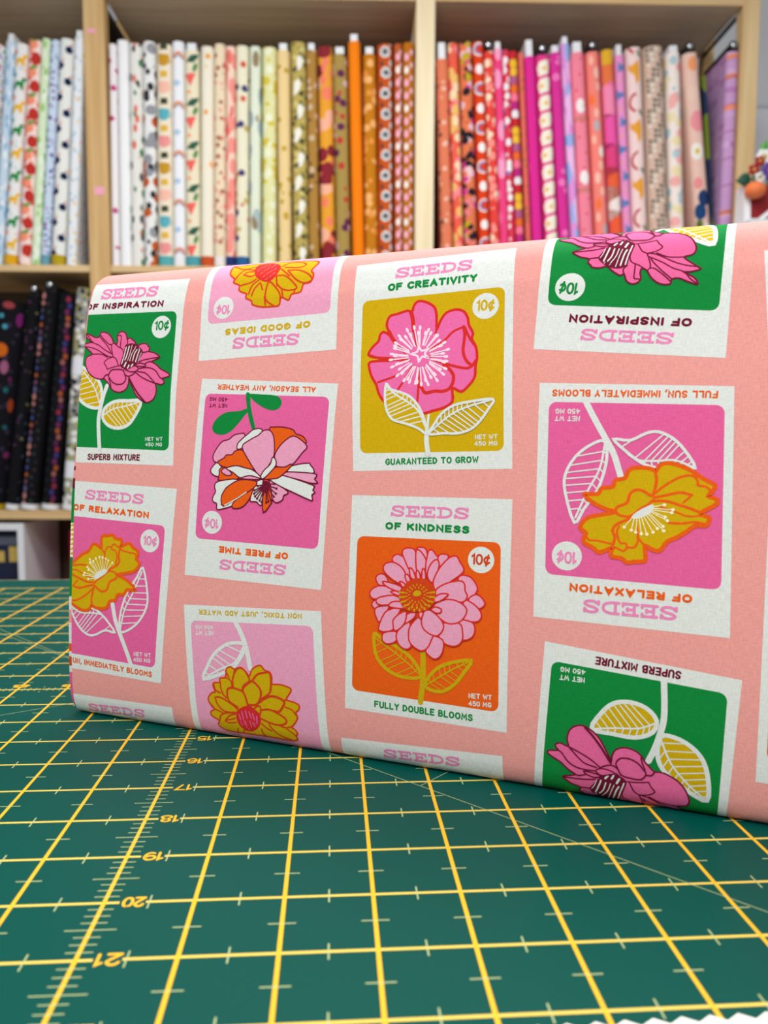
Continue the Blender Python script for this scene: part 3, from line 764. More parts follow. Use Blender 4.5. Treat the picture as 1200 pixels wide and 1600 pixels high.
  ('S','olive',17,'491,299 496,293'),
  ('S','olive',17,'507,313 514,309'),
  ('S','olive',17,'516,331 524,329'),
  ('S','olive',28,'537,352 548,353'),
  ('S','olive',28,'527,377 537,381'),
  ('S','olive',28,'507,399 515,405'),
  ('S','olive',28,'481,414 485,422'),
  ('S','olive',28,'450,421 450,430'),
  ('S','olive',28,'419,419 415,428'),
  ('S','olive',28,'391,408 383,416'),
  ('S','olive',28,'369,390 359,395'),
  ('S','olive',28,'358,366 346,368'),
  ('S','olive',28,'357,340 345,339'),
  ('S','olive',28,'536,327 547,324'),
  ('S','olive',28,'557,352 569,353'),
  ('S','olive',28,'547,380 558,383'),
  ('S','olive',28,'528,404 536,411'),
  ('S','olive',28,'500,423 506,432'),
  ('S','olive',28,'468,435 470,444'),
  ('S','olive',28,'433,438 431,448'),
  ('S','olive',28,'399,432 394,441'),
  ('S','olive',28,'370,417 362,425'),
  ('S','olive',28,'349,395 338,401'),
  ('S','olive',28,'337,369 325,371'),
  ('S','olive',28,'336,340 324,339'),
  ('S','olive',28,'556,324 568,321'),
  ('F','olive','420,340 440,320 469,322 477,339 457,353 429,355'),
 ],
}
TEXTS = [
 ('A','SEEDS','spink','slab',(0.211,8.971),(1.516,8.959),0.223),
 ('A','OF INSPIRATION','maroon','bold',(-0.08,8.767),(1.707,8.743),0.128),
 ('A','SUPERB MIXTURE','maroon','hand',(0.269,5.883),(1.472,5.885),0.121),
 ('A','NET WT','white','thin',(1.569,6.251),(1.95,6.254),0.069),
 ('A','450 MG','white','thin',(1.575,6.152),(1.941,6.154),0.069),
 ('B','SEEDS','spink','slab',(0.238,5.146),(1.58,5.095),0.185),
 ('B','OF RELAXATION','orange','bold',(-0.025,4.93),(1.714,4.843),0.123),
 ('B','UN, IMMEDIATELY BLOOMS','orange','hand',(0.022,2.034),(1.845,1.958),0.109),
 ('B','NET WT','white','thin',(1.448,2.312),(1.829,2.325),0.078),
 ('B','450 MG','white','thin',(1.438,2.209),(1.813,2.222),0.078),
 ('C','SEEDS','spink','slab',(0.303,1.101),(1.62,1.15),0.17),
 ('D','SEEDS','spink','slab',(4.565,8.122),(3.268,8.09),0.203),
 ('D','OF GOOD IDEAS','mustard','bold',(4.742,8.33),(3.087,8.26),0.119),
 ('E','SEEDS','spink','slab',(4.542,4.183),(3.241,4.204),0.18),
 ('E','OF FREE TIME','orange','bold',(4.567,4.39),(3.214,4.432),0.115),
 ('E','ALL SEASON, ANY WEATHER','orange','hand',(4.951,7.182),(3.047,7.265),0.097),
 ('E','NET WT','maroon','thin',(3.267,6.913),(2.896,6.924),0.069),
 ('E','450 MG','maroon','thin',(3.265,7.021),(2.902,7.036),0.069),
 ('F','NON TOXIC, JUST ADD WATER','mustard','hand',(4.85,3.392),(2.835,3.29),0.091),
 ('F','NET WT','white','thin',(3.145,2.934),(2.773,2.911),0.078),
 ('F','450 MG','white','thin',(3.134,3.033),(2.771,3.005),0.073),
 ('G','SEEDS','spink','slab',(6.185,8.977),(7.455,9.041),0.195),
 ('G','OF CREATIVITY','green','bold',(6.092,8.752),(7.565,8.824),0.137),
 ('G','GUARANTEED TO GROW','green','hand',(6.24,5.896),(7.754,5.961),0.106),
 ('G','NET WT','white','thin',(7.679,6.32),(8.029,6.33),0.074),
 ('G','450 MG','white','thin',(7.676,6.219),(8.028,6.23),0.074),
 ('H','SEEDS','spink','slab',(6.357,5.08),(7.628,5.086),0.179),
 ('H','OF KINDNESS','green','bold',(6.281,4.867),(7.65,4.866),0.121),
 ('H','FULLY DOUBLE BLOOMS','green','hand',(6.172,1.983),(7.788,1.973),0.112),
 ('H','NET WT','white','thin',(7.717,2.332),(8.078,2.344),0.08),
 ('H','450 MG','white','thin',(7.719,2.211),(8.073,2.227),0.08),
 ('I','SEEDS','spink','slab',(6.303,1.13),(7.578,1.19),0.17),
 ('J','SEEDS','spink','slab',(10.462,7.871),(9.187,7.989),0.175),
 ('J','OF INSPIRATION','maroon','bold',(10.681,8.071),(9.002,8.218),0.126),
 ('K','SEEDS','spink','slab',(10.646,3.993),(9.368,4.003),0.197),
 ('K','OF RELAXATION','orange','bold',(10.816,4.177),(9.167,4.222),0.121),
 ('K','FULL SUN, IMMEDIATELY BLOOMS','orange','hand',(11.043,7.021),(8.813,7.077),0.106),
 ('K','NET WT','white','thin',(9.224,6.675),(8.862,6.68),0.078),
 ('K','450 MG','white','thin',(9.22,6.783),(8.87,6.788),0.078),
 ('L','SUPERB MIXTURE','maroon','hand',(10.715,3.095),(9.565,3.184),0.121),
 ('L','NET WT','white','thin',(9.426,2.851),(9.067,2.859),0.078),
 ('L','450 MG','white','thin',(9.431,2.968),(9.078,2.978),0.077),
]
BADGES = [
 ('A','green',(1.719,8.356),0.21,(1.574,8.294),(1.887,8.3)),
 ('B','spink',(1.754,4.44),0.207,(1.607,4.358),(1.907,4.347)),
 ('D','spink',(3.01,8.649),0.205,(3.148,8.704),(2.864,8.694)),
 ('E','spink',(3.056,4.836),0.202,(3.197,4.896),(2.911,4.903)),
 ('G','mustard',(7.727,8.416),0.208,(7.581,8.341),(7.869,8.339)),
 ('H','rust',(7.846,4.476),0.203,(7.695,4.395),(7.988,4.395)),
 ('J','green',(8.985,8.639),0.218,(9.123,8.694),(8.837,8.727)),
 ('K','spink',(9.11,4.615),0.214,(9.254,4.683),(8.966,4.681)),
]
OUTER = {
 'A': [(-0.65,9.33),(2.16,9.3),(2.2,5.81),(-0.5,5.84)],
 'B': [(-0.45,5.5),(2.3,5.4),(2.04,1.87),(-0.6,1.94)],
 'C': [(-0.45,1.42),(2.26,1.45),(2.4,-2),(-0.3,-2.05)],
 'D': [(5.26,7.81),(2.6,7.69),(2.42,11.2),(5.08,11.3)],
 'E': [(5.19,3.81),(2.52,3.88),(2.71,7.37),(5.35,7.23)],
 'F': [(5.45,-0.1),(2.8,-0.2),(2.52,3.35),(5.2,3.46)],
 'G': [(5.47,9.29),(8.11,9.43),(8.27,5.88),(5.69,5.79)],
 'H': [(5.69,5.4),(8.29,5.42),(8.31,1.87),(5.66,1.9)],
 'I': [(5.58,1.38),(8.25,1.49),(8.27,-2),(5.6,-2)],
 'J': [(11.12,7.48),(8.5,7.7),(8.6,11.2),(11.25,10.98)],
 'K': [(11.3,3.62),(8.66,3.68),(8.62,7.18),(11.24,7.08)],
 'L': [(11.25,-0.4),(8.65,-0.2),(8.84,3.33),(11.47,3.06)],
}
INNER = {
 'A': [(-0.32,8.68),(2.03,8.64),(2.09,6.08),(-0.27,6.13)],
 'J': [(11.01,8.16),(8.67,8.38),(8.72,10.95),(11.14,10.73)],
 'L': [(11.2,0.28),(8.8,0.48),(8.95,3.05),(11.3,2.85)],
 'K': [(11.17,4.27),(8.81,4.33),(8.77,6.89),(11.13,6.82)],
 'B': [(-0.28,4.83),(2.08,4.73),(1.91,2.14),(-0.45,2.23)],
 'D': [(5.1,8.45),(2.71,8.36),(2.6,10.93),(4.95,11.02)],
 'F': [(5.25,0.62),(2.87,0.5),(2.67,3.08),(5.06,3.2)],
 'E': [(5.11,4.48),(2.72,4.54),(2.81,7.1),(5.21,7.01)],
 'G': [(5.67,8.61),(8.01,8.71),(8.13,6.15),(5.8,6.08)],
 'H': [(5.81,4.74),(8.14,4.76),(8.18,2.17),(5.78,2.22)],
}

# ------------------------------------------------------------------ the room
floor_m = plain('floor_grey', (150, 145, 138), 0.6); wall_m = plain('wall_paint', (240, 240, 242), 0.9)
def quad(name, pts, mat):
    mb = MB(); mb.add(pts, [tuple(range(len(pts)))], mat); o = mb.build(name); o['kind'] = 'structure'; return o
quad('floor', [(-3.2, -2.6, 0), (3.6, -2.6, 0), (3.6, 2.75, 0), (-3.2, 2.75, 0)], floor_m)
mb = MB(); mb.box((-3.2, 2.70, 0), (3.6, 2.8, 2.7), wall_m); o = mb.build('wall_back'); o['kind'] = 'structure'

# ------------------------------------------------------------------ table
pine = wood_mat('pine_board', (205, 168, 116), (226, 196, 148), 'x'); pine_up = wood_mat('pine_post', (202, 160, 102), (220, 186, 134), 'z')
pine_pale = wood_mat('pine_pale_post', (232, 212, 170), (244, 230, 196), 'z')
pine_mid = wood_mat('pine_middle_post', (214, 178, 124), (232, 204, 156), 'z'); pine_y = wood_mat('pine_rail', (205, 168, 116), (226, 196, 148), 'y'); grey_board = wood_mat('weathered_board', (212, 190, 162), (232, 212, 184), 'x')
MT = 0.09                                       # mat thickness, inches
t = tag(empty('cutting_table', W(0, 6, -MT) - Vector((0, 0, Z0 - MT*I))), 'long wooden table under the green cutting mat', 'table')
ZT = Z0 - MT*I
mb = MB(); mb.box((-0.68, -0.42, ZT-0.035), (0.68, 0.366, ZT), wood_mat('table_top_wood', (196, 160, 122), (214, 182, 144), 'x'), 0.003); mb.build('table_top', t)
for sx in (-0.62, 0.62):
    for sy in (-0.36, 0.30):
        mb = MB(); mb.box((sx-0.03, sy-0.03, 0), (sx+0.03, sy+0.03, ZT-0.035), pine_up, 0.003); mb.build('leg', t)
t.location = (0, 6*I, 0)
for ch in t.children: pass

# ------------------------------------------------------------------ cutting mat, ruled in inches
mat_green = plain('mat_green', (0, 73, 65), 0.40, 0, 0.10); ink_y = plain('mat_yellow_ink', (238, 182, 44), 0.5, 0, .15); ink_p = plain('mat_pale_yellow_ink', (232, 200, 92), 0.5, 0, .15); ink_t = plain('mat_tick_ink', (170, 184, 128), 0.5)
YB, YF, XL, XR = 19.75, -6.3, -21.0, 19.5
sh = Sheet([(YF, 0), (YB, 0)], lambda s, a, b: (s*I, a*I, b*I), lambda a, b: (0, a, b), XL, XR, flip=True)
sh.base(mat_green)
def ml(x0, y0, x1, y1, w, m, lay): sh.stroke([(x0, y0-YF), (x1, y1-YF)], w, m, lay=lay, caps=False)
for n in range(-1, 25):
    y = 18-n
    if n in (0,): ml(-18, y, 18, y, .06, ink_p, 1); continue
    if 0 < n < 24:
        if n >= 13:                              # leave room for the number beside the ruler line
            ml(-18, y, 0.17, y, .042, ink_p, 1); ml(0.46, y, 18, y, .042, ink_p, 1)
        else: ml(-18, y, 18, y, .042, ink_p, 1)
        for k in range(-18, 18):
            ml(k+.5, y-.13, k+.5, y+.13, .017, ink_t, 3)
for k in range(-18, 19):
    ml(k, -6, k, 18, .047, ink_y, 2)
    if k != 0:
        for n in range(0, 24): ml(k-.15, 17.5-n, k+.15, 17.5-n, .017, ink_t, 3)
for n8 in range(0, 24*8):                        # eighths along the two ruler lines
    if n8 % 8 == 0: continue
    y = 18-n8/8; h = .30 if n8 % 4 == 0 else (.24 if n8 % 8 in (2, 6) else .14)
    h = .27 if n8 % 4 == 0 else .14
    ml(-h, y, h, y, .015, ink_t, 3)
for k8 in range(-18*8, 18*8):
    if k8 % 8: ml(k8/8, 6-(.2 if k8 % 4 == 0 else .1), k8/8, 6+(.2 if k8 % 4 == 0 else .1), .015, ink_t, 3)
for n in range(1, 24):
    if n != 12: write(sh, str(n), (0.455, 18-n+.1-YF), (0.20, 18-n+.1-YF), .2, ink_y, .17, gap=1.1, lay=4)
for k in range(-17, 18):
    if k: write(sh, str(12+k if 12+k > 0 else 24+k), (k+.17, 6.34-YF), (k-.17, 6.34-YF), .2, ink_y, .2, gap=1.1, lay=4)
def diag(x, y, ang, l0, l1):
    c, s_ = math.cos(math.radians(ang)), math.sin(math.radians(ang)); ml(x+c*l0, y+s_*l0, x+c*l1, y+s_*l1, .012, ink_t, 3)
diag(3.85, .85, -45, -15, 9); diag(3.85, .85, 45, 0, 15); diag(-6.61, 11.61, -47.3, -4, 12); diag(-3.7, 4.4, 30, -10, 16)
mo = empty('cutting_mat', W(0, 0, 0)); tag(mo, 'green self-healing cutting mat with yellow inch grid on the table', 'cutting mat')
g = sh.build('ruled_surface', mo)
mb = MB(); mb.box((XL*I, YF*I, -MT*I), (XR*I, YB*I, -0.012*I), mat_green, 0.0008); mb.build('mat_core', mo)

# ------------------------------------------------------------------ the seed packet fabric bolt
PINK = weave_mat('bolt_pink', (234, 160, 154)); COL = {'pink': PINK}
for k, c in {'white': (222, 228, 225), 'green': (8, 134, 58), 'hotpink': (228, 98, 158), 'mustard': (206, 170, 4), 'lpink': (233, 160, 192), 'orange': (232, 94, 18), 'maroon': (112, 16, 48), 'red': (214, 44, 38), 'ipink': (232, 104, 158),
             'cpink': (234, 108, 170), 'kpink': (232, 160, 190), 'cream': (248, 240, 196), 'blush': (250, 222, 236), 'spink': (233, 138, 186), 'rust': (208, 66, 22), 'olive': (200, 166, 8), 'coral': (246, 130, 130)}.items(): COL[k] = weave_mat('ink_'+k, c)
AX = Vector((0.89919153, -0.43755525, 0)); BK = Vector((0.43755525, 0.89919153, 0)); TAP, ZS = 0.001235, 0.98885; BL = 21.0
CT = [(1.0, 0.0), (0.55, 0.0), (0.3, 0.0), (0.12, 0.005), (0.0, 0.03), (-0.09, 0.13), (-0.145, 0.32), (-.17, .6), (-.175, .9), (-.16, 1.4), (-.14, 1.92), (-.06, 3.08), (.03, 4.24), (.11, 5.06), (.20, 5.9), (.30, 6.5), (.40, 7.0), (.51, 7.6), (.60, 7.9), (.71, 8.15), (.86, 8.32), (1.05, 8.43), (1.3, 8.5), (1.55, 8.51), (1.85, 8.49), (2.1, 8.4), (2.3, 8.22), (2.42, 7.95), (2.48, 7.4), (2.48, 6.4), (2.44, 5.0), (2.38, 3.5), (2.3, 2.0), (2.2, .9), (2.1, .4), (1.95, .15), (1.75, .03), (1.45, 0.0), (1.0, 0.0)]
full = catmull(CT, False, 8); prof = [full[0]]
for i in range(1, len(full)-1):                  # keep what the bend needs
    a = (full[i]-prof[-1]); b = full[i+1]-full[i]
    if a.length > 0.45 or (a.length > 0.03 and a.angle(b) > 0.035) : prof.append(full[i])
prof.append(full[-1])
def bplace(s, b, z): p = AX*s + BK*b; return (p.x*I, p.y*I, z*ZS*(1-TAP*s)*I)
def bnorm(b, z): p = BK*b; return (p.x, p.y, z)
bolt = empty('fabric_bolt', W(-2.273, 4.535, 0)); tag(bolt, 'bolt of pink cotton printed with flower seed packets, standing on the green mat', 'fabric bolt')
sh = Sheet(prof, bplace, bnorm, 0.0, BL, flip=True)
# arc length of the thinned profile is a hair shorter than the smooth one: rescale q so the print keeps its place
fullA = sum((b-a).length for a, b in zip(full, full[1:])); sh.base(PINK)
def bil(q, u, v): return (q[0]*(1-u)*(1-v) + q[1]*u*(1-v) + q[2]*u*v + q[3]*(1-u)*v)
def V2(q): return [Vector(p) for p in q]
def parse(t): return [tuple(float(c)/1000 for c in p.split(',')) for p in t.split()]
def panel(q, r, col):
    "rounded rectangle"
    pts = []; w = (q[1]-q[0]).length; h = (q[3]-q[0]).length
    for cx, cy, a in ((1, 0, -90), (1, 1, 0), (0, 1, 90), (0, 0, 180)):
        for k in range(5):
            t = math.radians(a + 22.5*k); u = (cx-(r/w if cx else -r/w)) + r/w*math.cos(t); v = (cy-(r/h if cy else -r/h)) + r/h*math.sin(t); pts.append(bil(q, u, v))
    sh.fill(pts, col, lay=2)
def veins(ol, mid, n, w, col, lay):
    M_ = catmull(mid, False, 6); L = len(M_)
    for k in range(1, n):
        i = max(1, int(L*k/n)); p = M_[i]; d = ((M_[min(i+2, L-1)] - M_[i-1]).normalized()*.3 + (M_[-1] - M_[0]).normalized()*.7).normalized()
        for sg in (1, -1):
            c, s_ = math.cos(1.1*sg), math.sin(1.1*sg); r = Vector((d.x*c - d.y*s_, d.x*s_ + d.y*c)); best = None
            for a, b in zip(ol, ol[1:]+ol[:1]):
                e = b-a; den = r.x*e.y - r.y*e.x
                if abs(den) < 1e-9: continue
                t = ((a.x-p.x)*e.y - (a.y-p.y)*e.x)/den; u = ((a.x-p.x)*r.y - (a.y-p.y)*r.x)/den
                if t > 0.01 and 0 <= u <= 1 and (best is None or t < best): best = t
            if best and best < 1.2: sh.stroke([p, p+r*best], w, col, lay=lay + (k % 2)*.3 + (.5 if sg > 0 else 0))
ART_FIRST = {'inspiration': 'inspiration_leaves'}
def art_ops(name, q):
    sh.layer = max(6, sh.layer) if name != ART_FIRST.get(name, name) else 6
    last = None; run = 0
    for op in ART[name]:
        kind = op[0]
        key_ = op[1] if kind in 'SD' else None
        if key_ is None or key_ != last:
            sh.layer += 1 + (0 if run < 2 else 2); run = 0
        last = key_; lay0 = sh.layer + (run % 5)*0.45; run += 1
        if kind == 'V':
            col, wv, wo, fillc, n, txt, nout = op[1], op[2]/1000, op[3]/1000, op[4], op[5], op[6], op[7]
            P = [bil(q, *p) for p in parse(txt)]; ol = catmull(P[:nout], True, 3); mid = P[nout:]
            if fillc: sh.fill(ol, COL[fillc], lay=lay0)
            sh.layer += 1; L = sh.layer
            veins(ol, mid, n, wv, COL[col], L); sh.stroke(catmull(mid, False, 4), wv*1.5, COL[col], lay=L+1); sh.stroke(ol, wo, COL[col], closed=True, lay=L+2); sh.layer = L+2
            continue
        P = [bil(q, *p) for p in parse(op[-1])]
        if kind == 'F': sh.fill(catmull(P, True, 3), COL[op[1]], lay=lay0)
        elif kind == 'O': sh.stroke(catmull(P, True, 3), FAT*op[2]/1000, COL[op[1]], closed=True, lay=lay0)
        elif kind == 'P':
            R = catmull(P, True, 3); sh.fill(R, COL[op[1]], lay=lay0); sh.stroke(R, FAT*op[3]/1000, COL[op[2]], closed=True, lay=lay0+.5)
        elif kind == 'S': sh.stroke(catmull(P, False, 4), (FAT if op[1] in ('red', 'maroon', 'rust') else 1.0)*op[2]/1000, COL[op[1]], lay=lay0)
        elif kind == 'D': sh.disc(P[0], op[2]/1000, COL[op[1]], 8, lay=lay0)
    return
PANEL = {'A': ('green', ['inspiration_leaves', 'inspiration']), 'J': ('green', ['inspiration_leaves', 'inspiration']), 'L': ('green', ['inspiration_leaves', 'inspiration']), 'K': ('hotpink', ['relaxation']), 'B': ('hotpink', ['relaxation']),
         'D': ('lpink', ['good_ideas_upper']), 'F': ('lpink', ['good_ideas_lower']), 'E': ('hotpink', ['free_time']), 'G': ('mustard', ['creativity']), 'H': ('orange', ['kindness'])}
WT = {'slab': .215, 'bold': .29, 'hand': .225, 'thin': .2}; FAT = 1.45
def packet(key, ds=0.0, dq=0.0):
    off = Vector((ds, dq))
    q = [p+off for p in V2(OUTER[key])]; sh.fill(q, COL['white'], lay=1)
    if key in PANEL:
        qi = [p+off for p in V2(INNER[key])]; panel(qi, .11, COL[PANEL[key][0]])
        for a in PANEL[key][1]: art_ops(a, qi)
    for lab, txt, col, style, a, b, h in TEXTS:
        if lab == key: write(sh, txt, Vector(a)+off, Vector(b)+off, h, COL[col], WT[style], SLAB if style == 'slab' else {}, {'slab': 1.2, 'bold': 2.2, 'hand': 2.1, 'thin': 1.9}[style], lay=5)
    for lab, col, c, r, a, b in BADGES:
        if lab == key:
            c, a, b = Vector(c)+off, Vector(a)+off, Vector(b)+off; sh.disc(c, r, COL['white'], 24, lay=5)
            write(sh, '10$', a, b, r*.86, COL[col], .18, {}, 1.5, lay=7)
for key in OUTER: packet(key)
for key, ds, dq in (('G', 6.08, -.28), ('H', 6.02, -.22), ('D', 12.15, .1), ('E', 12.15, -.05), ('F', 12.15, -.1), ('J', 9.2, .0), ('K', 9.2, -.1), ('L', 9.2, -.1)): packet(key, ds, dq)
sh.build('printed_fabric', bolt)
# the fold at the near end: inner windings of the same cloth standing a little proud, and the turned-in edge
def shrink(k): return [((b-1.15)*(1-2*(k if z < 4.3 else k+.12*min(1, (z-4.3)/1.2))/2.6)+1.15, (z-4.25)*(1-2*k/8.5)+4.25) for b, z in [(p.x, p.y) for p in prof]]
sh = Sheet([Vector(p) for p in shrink(0.045)], bplace, bnorm, -0.105, 0.02, flip=True); sh.base(PINK)
for q0, q1, c in ((1.0, 1.75, 'hotpink'), (1.75, 1.87, 'white'), (1.87, 2.05, 'rust'), (2.05, 2.15, 'white'), (2.15, 2.3, 'orange'), (2.3, 2.7, 'white'), (2.95, 3.2, 'white'), (3.2, 3.95, 'green'), (3.95, 4.6, 'cream'), (4.6, 5.25, 'green'), (5.25, 5.45, 'maroon'), (5.6, 5.68, 'maroon')):
    sh.fill([(-.14, q0), (.03, q0), (.03, q1), (-.14, q1)], COL[c], lay=1)
for k in range(7): sh.fill([(-.13, 4.0+k*.09), (.0, 4.0+k*.09), (-.05, 4.05+k*.09)], COL['mustard'], lay=2)
sh.build('inner_windings', bolt)
cap = shrink(0.045)[:-1]; N = len(cap)
mb = MB(); mb.add([bplace(-0.105, b, z) for b, z in cap], [tuple(range(N))], PINK); mb.build('folded_end', bolt)
mb = MB(); mb.add([bplace(BL, p.x, p.y) for p in prof[:-1]], [tuple(range(N-1, -1, -1))], PINK); mb.build('folded_end', bolt)
mb = MB(); mb.add([bplace(-0.0, p.x, p.y) for p in prof[:-1]] + [bplace(0.0, b, z) for b, z in shrink(0.14)[:-1]], [(k, (k+1) % N, N+(k+1) % N, N+k) for k in range(N)], PINK); mb.build('turned_edge', bolt)

# ------------------------------------------------------------------ the shelving unit behind
SR = math.radians(-2.4)
SE = Vector((math.cos(SR), math.sin(SR), 0)); SN = Vector((-math.sin(SR), math.cos(SR), 0)); S0 = Vector((8.15337198, 76.46442686, 0))
def SW(u, d, z): p = S0 + SE*u + SN*d; return W(p.x, p.y, z)
SROOT = SW(0, 0, 0); SROOT.z = 0
unit = empty('shelving_unit', SROOT, (0, 0, SR)); tag(unit, 'pine shelving unit with open bays holding rows of fabric bolts', 'shelving unit')
ZB = Z0/I                                        # floor to mat, inches
def sbox(mb, u0, u1, d0, d1, z0, z1, mat, bev=0.06): mb.box((u0*I, d0*I, (z0+ZB)*I), (u1*I, d1*I, (z1+ZB)*I), mat, bev*I)
POSTS = [(-65.6, -63.5, 'f'), (-31.35, -29.2, 'f'), (3.22, 5.2, 'p'), (37.7, 39.55, 'r')]
shade_back = plain('added_shade_backing', (92, 76, 60), .8); dark_rail = plain('dark_rail', (44, 40, 38), 0.6); pinktape = plain('pink_tape', (246, 168, 196), 0.6)
for a, b, kind in POSTS:
    mb = MB(); sbox(mb, a, b, 0, 1.6, -ZB, 58, {'p': pine_pale, 'f': pine_up, 'r': pine_mid}[kind]); po = mb.build('post', unit)
    if a == -31.35:
        for z0, z1, u0, u1 in ((47.6, 48.0, -30.9, -30.1), (31.3, 32.1, -30.6, -29.6)):
            mb = MB(); sbox(mb, u0, u1, -0.02, 0, z0, z1, pinktape, 0); mb.build('pink_tape', po)
    mb = MB(); sbox(mb, a+.3, b-.3, 10.6, 12.2, -ZB, 58, pine_up); mb.build('post', unit)
    for z in (51.3, 24.05):
        mb = MB(); sbox(mb, a+.05 if a > 30 else a+.4, a+.35 if a > 30 else b-.3, 1.6, 10.6, z-(.4 if a > 30 else 1.0), z-.05, dark_rail, 0); mb.build('side_rail', unit)
for (a, b) in ((-63.5, -31.35), (-29.2, 3.22), (5.2, 37.7)):
    for zt, th in ((52.0, .75), (24.05, .72), (-2.15, .95), (-30.0, .9)):
        mb = MB(); sbox(mb, a+.02, b-.02, 0.12, 11.9, zt-th if zt < 50 else 51.3, zt, grey_board if zt > 50 else pine)
        if zt > 50: sbox(mb, a+.02, b-.02, 0.0, 0.115, 51.3, zt, pine, 0)
        mb.build('shelf_board', unit)
    mb = MB(); sbox(mb, a+.02, b-.02, 12.25, 12.5, -30, 55, shade_back, 0); mb.build('back_panel', unit)  # dark sheet added behind each bay to block wall light and darken the gaps

# ------------------------------------------------------------------ the bolts on the shelves
white_card = plain('white_card', (232, 234, 238), 0.7); black_plastic = plain('black_plastic', (26, 26, 30), 0.5); chrome = plain('chrome', (205, 210, 214), 0.25, 1.0)
MATS = {}
def cm(c):
    if c not in MATS: MATS[c] = plain('print_%02x%02x%02x' % c, c, 0.85, 0, .15)
    return MATS[c]
def section(w, dep=7.4):
    r = w*.46; h = w/2; P = [(0.0, dep), (-h*.7, dep), (-h, dep-.5), (-h, r+.6)]
    for k in range(0, 9):
        t = math.pi*k/16; P.append((-h + r*(1-math.cos(t)), r*(1-math.sin(t))*1.0 if k else r))
    P += [(-x, y) for x, y in reversed(P[4:])] + [(h, r+.6), (h, dep-.5), (h*.7, dep), (0.0, dep)]
    Q = [Vector(P[0])]
    for p in P[1:]:
        if (Vector(p)-Q[-1]).length > 1e-4: Q.append(Vector(p))
    return Q
class Motifs:
    "print motifs on a bolt's spine: x across from the middle, z up from the bottom, inches"
    def __init__(s, sh, w, H): s.sh = sh; s.w = w; s.H = H; s.q0 = sh.A[-1]/2; s.rnd = random.Random(int(w*1000+H*37))
    def poly(s, x, z, pts, col, sc=1.0, rot=0.0, lay=1):
        sc *= 1.25
        c, q = math.cos(rot), math.sin(rot)
        s.sh.fill([(z+(px*q+pz*c)*sc, s.q0+x+(px*c-pz*q)*sc) for px, pz in pts], cm(col), lay=lay)
    def oval(s, x, z, rx, rz, col, rot=0.0, lay=1): s.poly(x, z, [(rx*math.cos(t*.524), rz*math.sin(t*.524)) for t in range(12)], col, 1, rot, lay)
    def arc(s, x, z, r, w, col, a0, a1, lay=1):
        r *= 1.25; s.sh.stroke([(z+r*math.sin(a0+(a1-a0)*k/8), s.q0+x+r*math.cos(a0+(a1-a0)*k/8)) for k in range(9)], w*1.25, cm(col), lay=lay)
GRN, YEL, NAVY, TEAL = (24, 140, 70), (240, 186, 40), (28, 44, 88), (92, 176, 190)
def m_dino(m):
    P = [(-.55, -.5), (-.5, 0), (-.2, .35), (.2, .3), (.3, .7), (.75, .75), (.8, .5), (.5, .4), (.45, -.1), (.4, -.5), (.15, -.5), (.1, -.15), (-.2, -.15), (-.25, -.5)]
    for k in range(9): m.poly(.05, 2.0+k*2.35, P, GRN if k % 2 else YEL, .8)
    for k in range(10): m.oval(-.5, 1+k*2.3, .22, .22, (236, 140, 100) if k % 2 else TEAL)
def m_fruit(m):
    for k in range(8): m.oval(.3, 1.5+k*2.8, .42, .5, (196, 52, 46)); m.oval(-.2, 2.9+k*2.8, .5, .45, (250, 150, 120)); m.oval(.1, 3.4+k*2.8, .35, .16, (120, 160, 80), .4, 2)
def m_navy(m):
    for k in range(14):
        x = .4 if k % 2 else -.45
        for a in range(5): m.oval(x+.2*math.cos(a*1.257), 1.2+k*1.6+.2*math.sin(a*1.257), .17, .17, NAVY)
        m.oval(x+.25, 1.75+k*1.6, .1, .1, (226, 120, 110), 0, 2)
def m_cup(m):
    cols = [(238, 150, 150), TEAL, (246, 190, 170), (200, 150, 40)]
    for k in range(8):
        z = 1.8+k*2.75; c = cols[k % 4]; m.poly(0, z, [(-.5, .5), (-.42, -.2), (-.2, -.45), (.2, -.45), (.42, -.2), (.5, .5)], c); m.arc(.5, z+.05, .2, .1, c, -1.4, 1.4)
        m.poly(.05, z+1.35, [(-.3, -.25), (.3, -.2), (.28, .3), (-.3, .25)], (60, 70, 40) if k % 2 else (226, 180, 60))
def m_rainbow(m):
    for k in range(5):
        z = 1.2+k*5.0
        for r, c in ((.55, (226, 96, 84)), (.42, (240, 180, 80)), (.29, (120, 130, 190))): m.arc(.1, z, r, .11, c, .2, 2.9)
        m.oval(-.1, z+2.6, .3, .25, (176, 204, 230))
def m_melon(m):
    for k in range(5):
        z = 1.6+k*4.4; m.poly(-.15, z, [(-.5, .4), (.5, .5), (.05, -.6)], (240, 106, 96)); m.poly(.1, z+2.0, [(-.6, -.2), (-.1, .3), (.6, .5), (.5, .2), (.1, -.3)], (54, 96, 74)); m.oval(.4, z+1.2, .18, .4, (90, 140, 80), -.4); m.oval(-.3, z+3.1, .2, .15, (246, 160, 110))
def m_birds(m):
    for k in range(9):
        z = 1.4+k*2.45; m.poly((-.2 if k % 2 else .15), z, [(-.3, -.7), (.1, -.5), (.4, .2), (.2, .65), (-.2, .4)], (240, 238, 226)); m.poly((.3 if k % 2 else -.35), z-.9, [(-.3, .2), (.3, .5), (.1, -.1)], (60, 62, 40)); m.oval(.35, z+.8, .1, .3, (84, 88, 50), .5)
